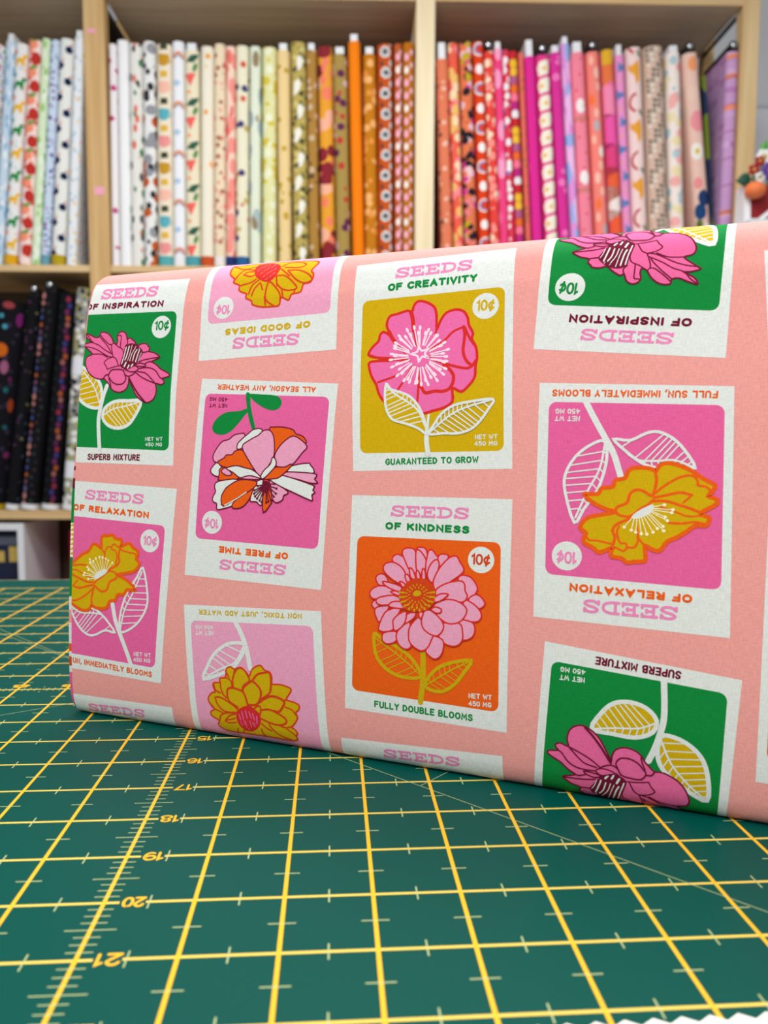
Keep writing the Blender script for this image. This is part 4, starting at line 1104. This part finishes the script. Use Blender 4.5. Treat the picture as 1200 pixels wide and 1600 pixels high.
def m_eyes(m):
    for k in range(11):
        z = 1.2+k*2.1; x = .12 if k % 2 else .02
        for a in range(7): m.oval(x+.3*math.cos(a*.9), z+.3*math.sin(a*.9), .24, .24, (232, 236, 236))
        m.oval(x, z, .17, .17, (34, 40, 70), 0, 2); m.oval(.62, z+1.0, .16, .3, (206, 206, 206)); m.oval(x-.45, z+.95, .14, .2, (60, 60, 66))
def m_pairs(m):
    for k in range(17): m.oval(-.2 if m.w > 1 else 0, .9+k*1.3, .2, .32, (244, 176, 196) if k % 3 else (246, 236, 226)); m.oval(.32, 1.4+k*1.3, .14, .24, (240, 190, 200))
def m_red(m):
    for k in range(6): m.arc(.1, 2.6+k*4.0, .5, .13, (244, 236, 230), 1.2, 5.0); m.arc(.1, 2.6+k*4.0, .34, .12, (120, 130, 200), 1.2, 5.0); m.oval(.05, 4.6+k*4.0, .34, .42, (246, 240, 238))
def m_beads(m):
    cols = [(240, 190, 50), (200, 40, 50), (236, 236, 240), (190, 40, 130), (250, 120, 150), (236, 110, 40), (180, 90, 140), (244, 190, 60)]
    for k in range(26): c = cols[k % 8]; m.oval(0, .6+k*.86, .36, .36 if c[0] == 236 and c[2] == 240 else .42, c)
def m_loz(m):
    for k in range(12): m.poly(0, 1.2+k*1.78, [(-.6, .05), (-.35, .55), (.5, .75), (.62, .3), (.4, -.45), (-.4, -.65)], (246, 240, 222)); m.oval(.1 if k % 2 else -.3, 1.2+k*1.78, .2, .16, (240, 190, 90), .4, 2)
def m_wovals(m):
    for k in range(3): m.oval(0, 2.2+k*7.4, .38, .6, (246, 240, 240)); m.poly(0, .9+k*7.4, [(-.7, -.2), (.7, -.15), (.7, .25), (-.7, .2)], (216, 130, 124))
    for k in range(14): m.oval(.4*math.sin(k*2.1), 1+k*1.6, .1, .1, (226, 60, 90))
def m_salmon(m):
    for k in range(8): m.oval(.4*math.sin(k*1.9), 1.5+k*2.7, .24, .5, [(244, 240, 230), (180, 180, 186), (250, 120, 60), (250, 196, 180)][k % 4]); m.oval(-.4*math.sin(k*1.9), 2.8+k*2.7, .2, .4, (250, 190, 170))
def m_bigshapes(m):
    for k, (z, c) in enumerate([(2, (226, 150, 30)), (4.5, (240, 96, 60)), (7, (244, 230, 226)), (9, (236, 100, 60)), (11.5, (224, 70, 130)), (14.5, (238, 90, 170)), (17.5, (246, 140, 180)), (21, (230, 120, 70))]): m.poly(.1 if k % 2 else -.1, z, [(-.75, -1.5), (.7, -.9), (.75, 1.2), (-.7, 1.5)], c)
    m.poly(0, 22, [(-.6, -.6), (.5, -.5), (.5, .7), (-.6, .6)], (226, 176, 50), lay=2)
def m_fly(m):
    for k in range(8): m.poly(.15 if k % 2 else -.15, 1.5+k*2.8, [(-.35, -.5), (.3, -.2), (.35, .1), (-.1, .15), (-.3, .5)], (96, 130, 190)); m.oval(-.2, 2.8+k*2.8, .1, .1, (230, 180, 90))
def m_cats(m):
    for k in range(4):
        z = 2.5+k*6; m.poly(-.1, z, [(-.5, .9), (-.35, .5), (.1, .8), (.35, 1.0), (.45, .2), (.4, -.6), (.1, -1), (.0, -.3), (-.3, 0), (-.55, .3)], (236, 164, 60)); m.arc(.3, z+2.9, .8, .2, (190, 50, 60), 2.0, 4.2); m.oval(.4, z+1.9, .14, .3, (90, 130, 100), .4)
def m_squares(m):
    for k in range(44):
        for j in range(4): m.poly(-.75+j*.5+.1*math.sin(k), .5+k*.52, [(-.14, -.12), (.14, -.12), (.14, .12), (-.14, .12)], [(120, 120, 120), (236, 226, 216), (232, 190, 180), (90, 96, 96)][(k*3+j*5+k//3) % 4])
def m_floral(m):
    for x, z, r, c in [(-.1, 2.0, .8, (230, 90, 120)), (.3, 4.3, .55, (244, 236, 226)), (.3, 4.3, .25, (240, 140, 50)), (-.3, 6.2, .7, (30, 70, 120)), (.2, 7.6, .7, (36, 62, 110)), (-.3, 9.2, .5, (240, 150, 150)), (-.2, 12.5, .7, (244, 242, 234)), (-.15, 12.5, .25, (226, 190, 40)), (.2, 15.6, .9, (240, 150, 160)), (-.2, 18.5, .7, (240, 206, 190)), (.1, 21.5, .6, (246, 160, 110)), (.45, 3.0, .35, (110, 130, 40)), (-.5, 4.9, .4, (90, 110, 40))]:
        m.oval(x, z, r*.75, r, c, 0, 1 if r > .3 else 2)
def m_purple(m):
    for z in (3.4, 6.1, 17.0, 20.2, 22.2): m.poly(0, z, [(-.7, -.22), (.7, .0), (.7, .34), (-.7, .2)], (246, 150, 110))
    for k in range(24): m.poly(0, .6+k*.93, [(-.75, -.1), (.75, .1), (.75, .24), (-.75, .0)], (208, 164, 212) if k % 3 else (186, 112, 176))
def m_darkfloral(m):
    for x, z, rx, rz, c in [(1.75, 20.6, .3, .6, (120, 30, 104)), (-.1, 20.8, .2, .2, (70, 150, 170)), (.35, 19.7, .22, .22, (70, 150, 170)), (.2, 17.2, .55, .6, (196, 96, 20)), (.7, 15.4, .35, .6, (150, 86, 120)), (1.4, 14.2, .12, .2, (120, 30, 90)), (1.1, 13.0, .2, .25, (30, 96, 104)), (1.75, 11.4, .25, .6, (150, 60, 20)), (1.4, 9.0, .2, .2, (30, 90, 96)), (.5, 22.0, .5, .3, (150, 60, 64)), (1.9, 6.0, .3, .3, (110, 40, 90))]: m.oval(x, z, rx, rz, c)
def m_pinkdots(m):
    for k in range(30): m.oval(-.45, .7+k*.77, .16 if k % 7 > 2 else .2, .19 + .1*(k % 7 in (1, 2)), [(190, 126, 126), (196, 130, 124), (100, 96, 140), (130, 84, 116), (190, 100, 60), (70, 84, 150), (80, 76, 100)][k % 7])
    for k in range(26): m.oval(.3+.18*math.sin(k*1.7), 1+k*.85, .13, .15, [(46, 60, 54), (60, 46, 52), (40, 42, 56)][k % 3])
def m_purpleorange(m):
    for k in range(34): m.oval(.4+.12*math.sin(k*2.4), .6+k*.67, .19, .24, [(160, 80, 44), (110, 40, 92), (54, 56, 120), (140, 44, 64), (90, 36, 80), (150, 92, 84)][k % 6])
    for k in range(20): m.oval(-.4, 1+k*1.1, .1, .12, (34, 54, 50))
def m_tags(m):
    for z in (15.6, 4.4): m.poly(0, z, [(-.55, -.75), (.55, -.75), (.55, .75), (-.55, .75)], (226, 230, 238), lay=3)
ISO = (1, 1, 1); TALL = (1, 1, .5); WIDE = (.5, 1, 1)
WHT = (238, 240, 240); CRM = (238, 228, 204)
UPPER = [  # u, width, lean, height, name of the look, base, print layers, motif, top (w white card, b black board, '' none), end wrap, setback
 (-42.58, 1.3, 5.7, 22.47, 'white bolt with tiny mixed confetti print, cut by the left edge of the view', WHT, [([(220, 80, 90), (90, 120, 180), (70, 150, 90)], 3.0, .3, .7, ISO)], None, '', None),
 (-41.22, .9, 5.5, 22.85, 'narrow pale blue bolt with dashes, left of the dinosaur print bolt', (200, 222, 240), [([(240, 246, 250), (150, 190, 226)], 2.4, .34, .8, TALL)], None, 'w', None),
 (-39.95, 1.3, 5.15, 22.58, 'white bolt printed with green and yellow dinosaurs', WHT, [([(250, 190, 160), (160, 200, 220)], 2.2, .2, .4, ISO)], m_dino, '', (226, 170, 30)),
 (-38.45, 1.32, 4.8, 22.96, 'bolt of peach and red fruit print on pale pink', (250, 226, 222), [([(250, 150, 126), (226, 96, 80)], 1.3, .3, .5, ISO)], m_fruit, '', None),
 (-37.25, .9, 4.7, 23.11, 'pale green bolt with leaf sprigs between the peach fruit and the blue bolt', (220, 240, 204), [([(160, 206, 120), (240, 250, 232)], 2.0, .32, .7, TALL)], None, '', None),
 (-36.24, .9, 4.5, 22.98, 'pale blue bolt speckled with small purple dots', (206, 222, 244), [([(120, 70, 140), (70, 90, 150)], 2.4, .26, .6, ISO)], None, '', (110, 160, 180)),
 (-34.93, 1.4, 4.15, 23.1, 'white bolt with bold navy blue flowers', (236, 238, 234), [], m_navy, '', (186, 160, 30)),
 (-33.46, 1.08, 3.8, 23.23, 'white bolt with tiny pastel dots, next to the left wooden post', (236, 242, 248), [([(160, 200, 226), (236, 200, 120), (236, 160, 160)], 1.9, .22, .7, ISO)], None, 'w', None),
 (-28.7, .76, .5, 22.62, 'white bolt with sparse pink flowers, first right of the left post', (240, 236, 238), [([(200, 70, 130), (150, 190, 140)], 1.0, .22, .4, ISO)], None, '', None),
 (-27.66, 1.17, .46, 23.02, 'plain white bolt without print', (244, 245, 248), [], None, '', None),
 (-26.4, 1.34, .62, 22.72, 'white bolt with grey sketched figures and green leaves', (232, 232, 226), [([(70, 70, 76), (60, 130, 80), (226, 110, 90)], 1.6, .27, .6, TALL)], None, '', None),
 (-25.02, 1.3, .63, 22.93, 'white bolt with rust and charcoal animal shapes', (234, 236, 236), [([(198, 96, 40), (44, 46, 52), (150, 152, 160)], .95, .36, .75, ISO)], None, '', None),
 (-23.46, 1.61, .62, 22.7, 'cream bolt printed with pink and teal cups', (240, 228, 206), [], m_cup, '', (90, 170, 176)),
 (-21.97, 1.24, .63, 22.97, 'white bolt printed with small rainbows', (238, 241, 247), [], m_rainbow, '', (236, 236, 240)),
 (-20.51, 1.51, .53, 22.1, 'cream bolt printed with watermelon slices', (236, 228, 200), [], m_melon, 'w', (80, 160, 170)),
 (-19.02, 1.34, .87, 22.51, 'ivory bolt with scattered orange fruit and a rust end wrap', (240, 234, 216), [([(240, 160, 60), (250, 190, 140)], .8, .2, .5, ISO)], None, '', (200, 84, 40)),
 (-17.67, 1.21, .8, 22.78, 'beige bolt with small brown and pink sprigs', (236, 220, 190), [([(176, 110, 80), (236, 150, 140)], 1.5, .28, .6, ISO)], None, '', (236, 230, 226)),
 (-16.51, .94, .73, 22.54, 'narrow peach bolt with rosy florals and a navy end wrap', (246, 214, 196), [([(246, 150, 140), (236, 120, 110)], 1.3, .4, .7, TALL)], None, '', (36, 52, 110)),
 (-15.29, 1.34, .67, 22.62, 'cream bolt with scattered navy and rust sprigs and a blue end wrap', (236, 232, 206), [([(70, 70, 120), (200, 180, 110), (216, 90, 60)], 1.0, .26, .55, ISO)], None, '', (44, 96, 150)),
 (-13.89, 1.14, .59, 22.58, 'pale mint bolt with grey blue patches', (226, 234, 214), [([(170, 190, 196), (150, 130, 100)], .9, .3, .5, TALL)], None, '', None),
 (-12.39, 1.48, .5, 22.53, 'pale lemon green bolt with faint yellow blossoms', (226, 226, 168), [([(214, 196, 70), (236, 240, 210)], 1.0, .33, .7, ISO)], None, '', None),
 (-10.68, 1.35, -.13, 22.23, 'pale apricot bolt with even mustard dots and a white card top', (236, 208, 150), [([(196, 160, 50)], 1.0, .2, .9, ISO)], None, 'w', None),
 (-8.93, 1.6, -.65, 23.09, 'olive gold bolt with white birds and dark leaves', (186, 168, 92), [([(96, 92, 44), (214, 200, 130)], 1.6, .3, .6, ISO)], m_birds, '', None),
 (-7.54, 1.1, -.58, 22.28, 'narrow tan brown bolt with small dark florals', (174, 130, 62), [([(90, 70, 60), (206, 180, 150)], 1.2, .26, .6, ISO)], None, 'w', None),
 (-6.03, 1.52, -.83, 22.68, 'golden orange bolt with coral and maroon flowers', (232, 162, 50), [([(240, 130, 100), (140, 40, 50), (244, 180, 150)], .75, .42, .65, ISO)], None, '', None),
 (-4.39, 1.5, -1.05, 21.94, 'olive tan bolt with red and purple wildflowers, left of the plain orange bolt', (168, 142, 76), [([(190, 60, 50), (100, 40, 80), (210, 190, 190)], 1.0, .28, .6, ISO)], None, 'w', None),
 (-2.76, 1.28, -1.29, 23.24, 'plain bright orange bolt, the tallest of its row', (244, 130, 16), [], None, 'w', None),
 (-1.38, 1.35, -.78, 21.98, 'dark mustard bolt with peach blossoms, right of the plain orange bolt', (196, 122, 22), [([(240, 180, 110), (232, 150, 70)], 1.1, .32, .6, ISO)], None, 'w', None),
 (.11, 1.6, -.38, 23.02, 'rust bolt with large white round flowers', (196, 84, 24), [], m_eyes, '', None),
 (1.48, .78, -.37, 23.04, 'narrow rust bolt with a single line of pink and cream petals', (186, 92, 44), [], m_pairs, '', None),
 (2.5, 1.2, -.16, 23.19, 'mustard brown bolt with paired pink petals, left of the middle post', (184, 108, 20), [], m_pairs, '', None),
 (6.83, 1.25, -2.2, 21.58, 'dusty coral bolt with dark sprigs, first right of the middle post', (226, 126, 92), [([(110, 80, 60), (240, 190, 170)], 1.5, .26, .6, ISO)], None, 'w', None),
 (8.1, 1.02, -2.4, 23.21, 'coral red bolt with pink and cream dabs', (236, 96, 76), [([(250, 140, 150), (250, 220, 180), (240, 190, 110)], .95, .4, .75, ISO)], None, '', None),
 (9.43, 1.34, -2.35, 23.35, 'bolt crowded with black, orange and magenta flowers', (226, 122, 80), [([(36, 30, 40), (232, 130, 150), (40, 34, 44), (236, 200, 210)], 1.25, .34, .8, ISO), ([(214, 60, 150), (30, 26, 36), (200, 170, 40), (36, 30, 40)], 1.0, .3, .75, ISO)], None, '', None),
 (10.9, 1.12, -2.78, 23.38, 'red orange bolt printed with white rainbows', (222, 66, 26), [], m_red, '', None),
 (12.08, .95, -2.95, 22.44, 'red bolt with pink and cream blossoms, right of the rainbow bolt', (232, 70, 62), [([(250, 150, 140), (250, 230, 200)], 1.2, .36, .7, ISO)], None, 'b', None),
 (13.08, .88, -2.98, 22.71, 'hot pink bolt with pale pink blotches', (238, 70, 130), [([(250, 160, 200), (246, 110, 170)], .9, .36, .7, TALL)], None, 'w', None),
 (13.87, .62, -2.94, 22.59, 'very narrow red bolt with white spots', (224, 60, 86), [([(246, 240, 244), (110, 130, 190)], 1.1, .3, .6, ISO)], None, '', None),
 (14.75, .86, -3.24, 22.48, 'bolt with a string of yellow, white and pink beads', (204, 50, 90), [], m_beads, '', None),
 (15.68, .52, -3.5, 22.37, 'very narrow dusty peach bolt beside the bead print', (232, 110, 96), [([(180, 110, 80)], 2.0, .3, .6, ISO)], None, '', None),
 (16.7, 1.16, -3.75, 22.0, 'magenta bolt with faint tone marks and white card top', (222, 44, 150), [([(232, 80, 150)], .5, .3, .4, ISO)], None, 'w', None),
 (18.24, 1.42, -4.14, 22.16, 'pink bolt with slanted cream lozenges', (226, 60, 140), [], m_loz, 'b', None),
 (19.68, 1.12, -4.34, 22.44, 'magenta bolt with small pink sprigs, right of the lozenge bolt', (216, 52, 152), [([(240, 120, 190)], .7, .2, .5, ISO)], None, 'w', None),
 (20.83, .9, -4.46, 23.36, 'lilac bolt with pale blue patches', (224, 150, 220), [([(150, 180, 236), (240, 190, 236)], .7, .4, .6, TALL)], None, 'w', None),
 (22.15, 1.45, -4.59, 22.48, 'pink bolt with large white ovals', (244, 136, 158), [], m_wovals, 'w', None),
 (23.8, 1.38, -4.67, 22.57, 'salmon bolt with grey, white and orange dabs', (246, 136, 126), [], m_salmon, 'b', None),
 (25.4, 1.26, -4.78, 22.79, 'bolt of big magenta, orange and gold colour blocks', (240, 120, 160), [], m_bigshapes, '', None),
 (26.56, .88, -4.51, 22.28, 'lilac pink bolt with blue butterflies', (236, 150, 206), [], m_fly, 'w', None),
 (27.95, 1.62, -3.94, 23.06, 'pale pink bolt with orange cats', (244, 216, 214), [([(170, 60, 70), (226, 190, 190)], .8, .2, .4, ISO)], m_cats, '', None),
 (30.05, 2.1, -3.88, 23.22, 'wide beige bolt with rows of tiny grey squares', (206, 180, 160), [], m_squares, '', None),
 (32.0, 1.45, -3.52, 22.59, 'white bolt with soft pink blossoms, right of the beige squares bolt', (246, 234, 228), [([(248, 180, 176), (180, 206, 214), (240, 226, 180)], .9, .36, .65, ISO)], None, 'w', None),
 (35.05, 1.6, -6.64, 22.66, 'leaning cream and pink bolt with large navy florals', (238, 200, 186), [], m_floral, 'b', None),
 (36.08, .42, -5.2, 20.6, 'thin leaning bolt with pale blue and moss green print, behind the lavender bolt', (64, 34, 46), [([(170, 214, 224), (110, 130, 40), (30, 50, 80)], .2, .5, .75, ISO)], None, '', None, .9),
 (36.95, 1.28, .17, 22.77, 'lavender bolt with orange stripes against the right post', (206, 160, 210), [([(190, 132, 192), (218, 178, 222)], .6, .3, .5, (.3, 1, 2))], m_purple, 'b', None),
]
LOWER = [
 (-43.75, 4.0, 8.2, 22.51, 'wide black bolt with large orange and teal flowers', (16, 14, 22), [([(46, 40, 60)], 1.0, .2, .4, ISO)], m_darkfloral, '', (180, 150, 30)),
 (-40.77, 1.3, 8.0, 23.18, 'black bolt with tiny scattered specks, right of the large orange flowers', (14, 14, 20), [([(120, 120, 80), (60, 90, 110), (90, 50, 90)], 1.6, .17, .5, ISO)], None, 'b', (230, 232, 236)),
 (-38.95, 1.7, 7.5, 23.57, 'black bolt with a column of pink and orange dots', (15, 14, 18), [], m_pinkdots, 'b', (230, 232, 236)),
 (-36.7, 1.7, 6.6, 23.38, 'black bolt with purple and orange flowers along its edge', (15, 14, 22), [], m_purpleorange, '', (230, 232, 236)),
 (-34.54, 1.5, 5.5, 23.89, 'grey and black speckled bolt with two white tags, beside the left post', (150, 152, 150), [([(30, 30, 36), (226, 226, 220), (160, 160, 100)], 1.7, .4, .8, ISO)], m_tags, '', (230, 232, 236)),
]
def shelf_bolt(row, zs, group, seed):
    u, w, lean, H, label, base, layers, motif, top, wrap = row[:10]; sb = row[10] if len(row) > 10 else .25
    th = math.radians(lean)
    root = empty('fabric_bolt', SW(u, sb, zs + w/2*abs(math.sin(th)) + .01), (0, th, SR)); tag(root, label, 'fabric bolt', group)
    fm = print_mat('cotton_print', base, layers, seed); P = section(w); s = Sheet(P, lambda z, x, y: (x*I, y*I, z*I), lambda x, y: (x, y, 0), 0.0, H); s.STEP = .01
    s.base(fm)
    if motif: motif(Motifs(s, w, H))
    fb = s.build('fabric', root)
    mb = MB(); n = len(P)-1
    mb.add([(p.x*I, p.y*I, H*I) for p in P[:-1]], [tuple(range(n))], fm); mb.build('folded_end', root)
    if top == 'w':
        mb = MB(); mb.box((-w*.3*I, .25*I, (H-1)*I), (w*.3*I, 6.6*I, (H+(1.75 if u in (6.83, 16.7) else 1.15 if u in (26.56, 22.15) else .8))*I), white_card, .03*I); mb.build('card_core', root)
    elif top == 'b':
        mb = MB(); mb.box((-w*.36*I, .4*I, (H-1)*I), (w*.36*I, 6.6*I, (H+.8)*I), black_plastic, .05*I); c = mb.build('board_core', root)
        mb = MB(); mb.tube([(0, .42*I, (H+.7)*I), (0, .16*I, (H+.7)*I)], .46*I, black_plastic, 16); mb.build('end_clip', root)
        mb = MB(); mb.ball((0, .14*I, (H+.7)*I), .32*I, chrome, 1, .5, 1, 14); mb.build('round_stud', root)
    if wrap:
        s = Sheet(section(w+.05), lambda z, x, y: (x*I, (y-.02)*I, z*I), lambda x, y: (x, y, 0), 0.02, 1.05 if zs > 0 else .6); s.base(cm(wrap)); s.build('end_wrap', root)
    return root
for i, r in enumerate(UPPER): shelf_bolt(r, 24.06, 'fabric bolts on the upper shelf', i+1)
for i, r in enumerate(LOWER): shelf_bolt(r, -2.14, 'dark fabric bolts on the lower shelf', i+61)

# ------------------------------------------------------------------ under the lower shelf
ZU = -29.99
wl = plain('white_laminate', (226, 228, 234), 0.5); navy = plain('navy_box', (24, 30, 58), 0.6); gold = plain('gold_print', (196, 168, 84), 0.6); dgrey = plain('grey_print', (96, 104, 120), 0.6)
r = empty('storage_cubby', SW(-45.5, .3, ZU), (0, 0, SR)); tag(r, 'white open-fronted storage cubby under the lower shelf', 'storage cubby')
def part(name, root, boxes):
    mb = MB()
    for a, b, m_, bv in boxes: mb.box(tuple(x*I for x in a), tuple(x*I for x in b), m_, bv*I)
    return mb.build(name, root)
HC = 26.4
part('top_panel', r, [((-6, 0, HC-.75), (6.1, 10, HC), wl, .03)]); part('bottom_panel', r, [((-6, 0, 0), (6.1, 10, .7), wl, .03)])
part('side_panel', r, [((-6, 0, .7), (-5.3, 10, HC-.75), wl, .03)]); part('side_panel', r, [((5.4, 0, .7), (6.1, 10, HC-.75), wl, .03)])
part('back_panel', r, [((-5.3, 9.6, .7), (5.4, 10, HC-.75), wl, 0)])
for k, (z0, z1) in enumerate(((.72, 20.3), (20.32, 25.4))):
    b = empty('storage_box', SW(-45.5, 1.6, ZU+z0), (0, 0, SR)); tag(b, ('navy box with gold lettering, lower one inside the white cubby', 'navy box with gold lettering, upper one inside the white cubby')[k], 'box', 'navy boxes in the white cubby')
    h = z1-z0; part('carton', b, [((-5.2, 0, 0), (5.1, 7.6, h), navy, .04)])
    lb = MB()
    for j in range(4):
        x = -.6+j*1.5
        lb.box((x*I, -.03*I, (h-3.4)*I), ((x+1.0)*I, -.003*I, (h-2.2+.5*(j % 2))*I), gold)
    lb.box((-1*I, -.03*I, (h-1.5)*I), (4.8*I, -.003*I, (h-.6)*I), dgrey); lb.build('printed_label', b)
mg = print_mat('magenta_cotton', (206, 14, 104), [], 90)
root = empty('fabric_bolt', SW(-34.7, 3.2, ZU+.05), (0, 0, SR)); tag(root, 'plain magenta bolt standing under the lower shelf', 'fabric bolt')
P = section(2.3); s = Sheet(P, lambda z, x, y: (x*I, y*I, z*I), lambda x, y: (x, y, 0), 0, 25.2); s.base(mg); s.build('fabric', root)
mb = MB(); n = len(P)-1; mb.add([(p.x*I, p.y*I, 25.2*I) for p in P[:-1]], [tuple(range(n))], mg); mb.build('folded_end', root)

# ------------------------------------------------------------------ to the right of the shelving
cab = empty('side_cabinet', SW(42.2, -9, 0) - Vector((0, 0, Z0)), (0, 0, SR)); tag(cab, 'white cabinet beside the shelving, carrying the gift bag and flowers', 'cabinet')
HT = 26.9 + ZB
part('body', cab, [((-7, 0, 2), (10, 9.6-.8, HT-.8), wl, .05)]); part('top', cab, [((-7.3, -.4, HT-.8), (10.3, 8.9, HT), wl, .05)]); part('plinth', cab, [((-6.8, .4, 0), (9.8, 8.6, 2), dgrey, 0)])
for x0, x1 in ((-6.9, 1.4), (1.6, 9.9)):
    d = part('door', cab, [((x0, -.5, 2.3), (x1, -.02, HT-1), wl, .06)]); mb = MB(); hx = (x1-.7 if x0 < 0 else x0+.7)*I
    mb.tube([(hx, -.5*I, 30*I), (hx, -1.1*I, 30.3*I), (hx, -1.1*I, 33.7*I), (hx, -.5*I, 34*I)], .13*I, chrome); mb.build('handle', d)
pb = empty('white_board', SW(47.5, 12.6, 0) - Vector((0, 0, Z0)), (0, 0, SR)); tag(pb, 'tall white board standing against the back wall, right of the shelving', 'board')
HB = 46.2 + ZB
part('panel', pb, [((-7.5, 0, 0), (16, .8, HB), wl, .05)]); part('edge_strip', pb, [((-7.6, -.1, HB+.02), (16.1, .9, HB+.35), plain('pale_strip', (206, 206, 212), .5), .03)])
red_paper = plain('dark_red_paper', (140, 26, 34), 0.6); white_paper = plain('white_paper', (236, 238, 242), 0.7)
gb = empty('gift_bag', SW(37.6, -6.5, 26.92), (0, 0, SR)); tag(gb, 'dark red gift bag with white bands on the white cabinet, under the flowers', 'gift bag')
mb = MB(); mb.add([tuple(c*I for c in p) for p in [(-1.9, 0, 0), (3.0, 0, 0), (3.0, 2.4, 0), (-1.9, 2.4, 0), (-1.9, .3, 4.1), (3.0, .3, 4.1), (3.0, 2.1, 4.1), (-1.9, 2.1, 4.1)]], [(3, 2, 1, 0), (0, 1, 5, 4), (1, 2, 6, 5), (2, 3, 7, 6)], red_paper); mb.f.append([3, 0, 4, 7]); mb.m.append(mb.slot(white_paper)); mb.sm.append(False); mb.build('bag_body', gb)
def strip(pts, mat, name):
    mb = MB(); n = len(pts); A_ = [(x*I, (-.05+.3*z/4.1)*I, z*I) for x, z in pts]; B_ = [(x*I, (-.01+.3*z/4.1)*I, z*I) for x, z in pts]
    mb.add(A_+B_, [tuple(range(n)), tuple(range(2*n-1, n-1, -1))] + [(k, n+k, n+(k+1) % n, (k+1) % n) for k in range(n)], mat); mb.build(name, gb)
strip([(-1.95, 0), (-1.3, 0), (-1.3, 4.1), (-1.95, 4.1)], white_paper, 'white_band'); strip([(-1.3, .2), (-.9, .2), (3.0, 2.6), (3.0, 3.6)], white_paper, 'white_band')
fl = empty('flower_arrangement', SW(36.95, -5.6, 29.5), (0, 0, SR)); tag(fl, 'bunch of artificial flowers with an orange bloom in the gift bag', 'flowers')
leafd = plain('dark_leaf', (36, 84, 66), .6); leafg = plain('bright_leaf', (90, 170, 70), .6); fred = plain('red_petal', (168, 28, 36), .6); fwh = plain('white_petal', (240, 240, 236), .6); fpur = plain('violet_petal', (92, 60, 150), .6); forg = plain('orange_bloom', (240, 128, 74), .6); stem_m = plain('stem_green', (60, 100, 60), .6)
def bloom(name, x, y, z, r, mat, n, cen):
    mb = MB()
    for k in range(n):
        a = 2*math.pi*k/n; mb.ball(((x+r*.62*math.cos(a))*I, y*I, (z+r*.62*math.sin(a))*I), r*.5*I, mat, 1, .45, 1, 10)
    b = mb.build(name, fl); mb = MB(); mb.ball((x*I, (y-.15*r)*I, z*I), r*.34*I, cen, 1, .8, 1, 10); mb.build('centre', b)
    mb = MB(); mb.tube([(x*I, (y+.1)*I, z*I), (x*.6*I, (y+.3)*I, (z*.4-.6)*I), (.3*I, .2*I, -2.6*I)], .07*I, stem_m, 6); mb.build('stem', fl)
def leaf(x, y, z, l, w_, ang, mat):
    c, q = math.cos(ang), math.sin(ang); P = [(0, 0, 0), (.25, .5, .06), (.6, .45, .02), (1, 0, -.12), (.6, -.45, .02), (.25, -.5, .06), (.5, 0, -.08)]
    v = [((x+(a*l*c-b*w_*q))*I, (y+d*l)*I, (z+(a*l*q+b*w_*c))*I) for a, b, d in P]; v2 = [(a, b+.05*I, d) for a, b, d in v]
    F = [(0, 1, 6), (1, 2, 6), (2, 3, 6), (3, 4, 6), (4, 5, 6), (5, 0, 6)]; mb = MB(); mb.add(v+v2, F + [tuple(7+i for i in reversed(f)) for f in F] + [(i, 7+i, 7+(i+1) % 6, (i+1) % 6) for i in range(6)], mat, True); mb.build('leaf', fl)
bloom('red_flower', -.35, -.6, 3.0, .55, fred, 5, gold); bloom('red_flower', .25, -.5, 3.9, .5, fred, 5, gold); bloom('white_flower', .7, -.4, 4.3, .75, fwh, 6, gold); bloom('white_flower', .15, -.8, 2.2, .5, fwh, 5, gold); bloom('violet_flower', 1.3, -.6, 2.9, .85, fpur, 6, gold); bloom('white_flower', 1.9, -.4, 3.9, .8, fwh, 6, gold)
mb = MB(); mb.ball((-.6*I, -1.5*I, .75*I), .95*I, forg, 1.05, 1, .85, 24, 8, .06); mb.build('orange_bloom', fl); mb = MB(); mb.tube([(-.6*I, -1.5*I, 1.3*I), (-.4*I, -1.3*I, 1.75*I)], .1*I, stem_m, 6); mb.build('stem', fl)
leaf(-.7, -.9, 2.0, -1.5, 1.3, .1, leafd); leaf(-.6, -.8, 1.9, 1.2, .9, .5, leafd); leaf(.6, -.2, 4.6, 1.5, .8, 1.3, leafg); leaf(.9, -.2, 4.4, 1.3, .8, .6, leafg); leaf(1.4, -.8, 1.8, 1.4, 1.0, -.2, leafd)

# ------------------------------------------------------------------ pinked white scrap at the near edge of the mat
cw = weave_mat('white_scrap_cotton', (236, 232, 222)); pts = [(4.2, -6.0), (7.6, -6.0)]; n = 26
for k in range(n+1): x = 7.6-(7.6-4.2)*k/n; pts.append((x, -4.21+.02*(x-5.5) + (.06 if k % 2 else -.02)))
mb = MB(); N = len(pts); mb.add([(*W(x, y, .03),) for x, y in pts] + [(*W(x, y, .012),) for x, y in pts], [tuple(range(N)), tuple(range(2*N-1, N-1, -1))] + [(k, N+k, N+(k+1) % N, (k+1) % N) for k in range(N)], plain('scrap_white', (236, 232, 222), .85))
o = mb.build('fabric_scrap'); tag(o, 'white fabric scrap with pinked edge at the near edge of the mat', 'fabric scrap')
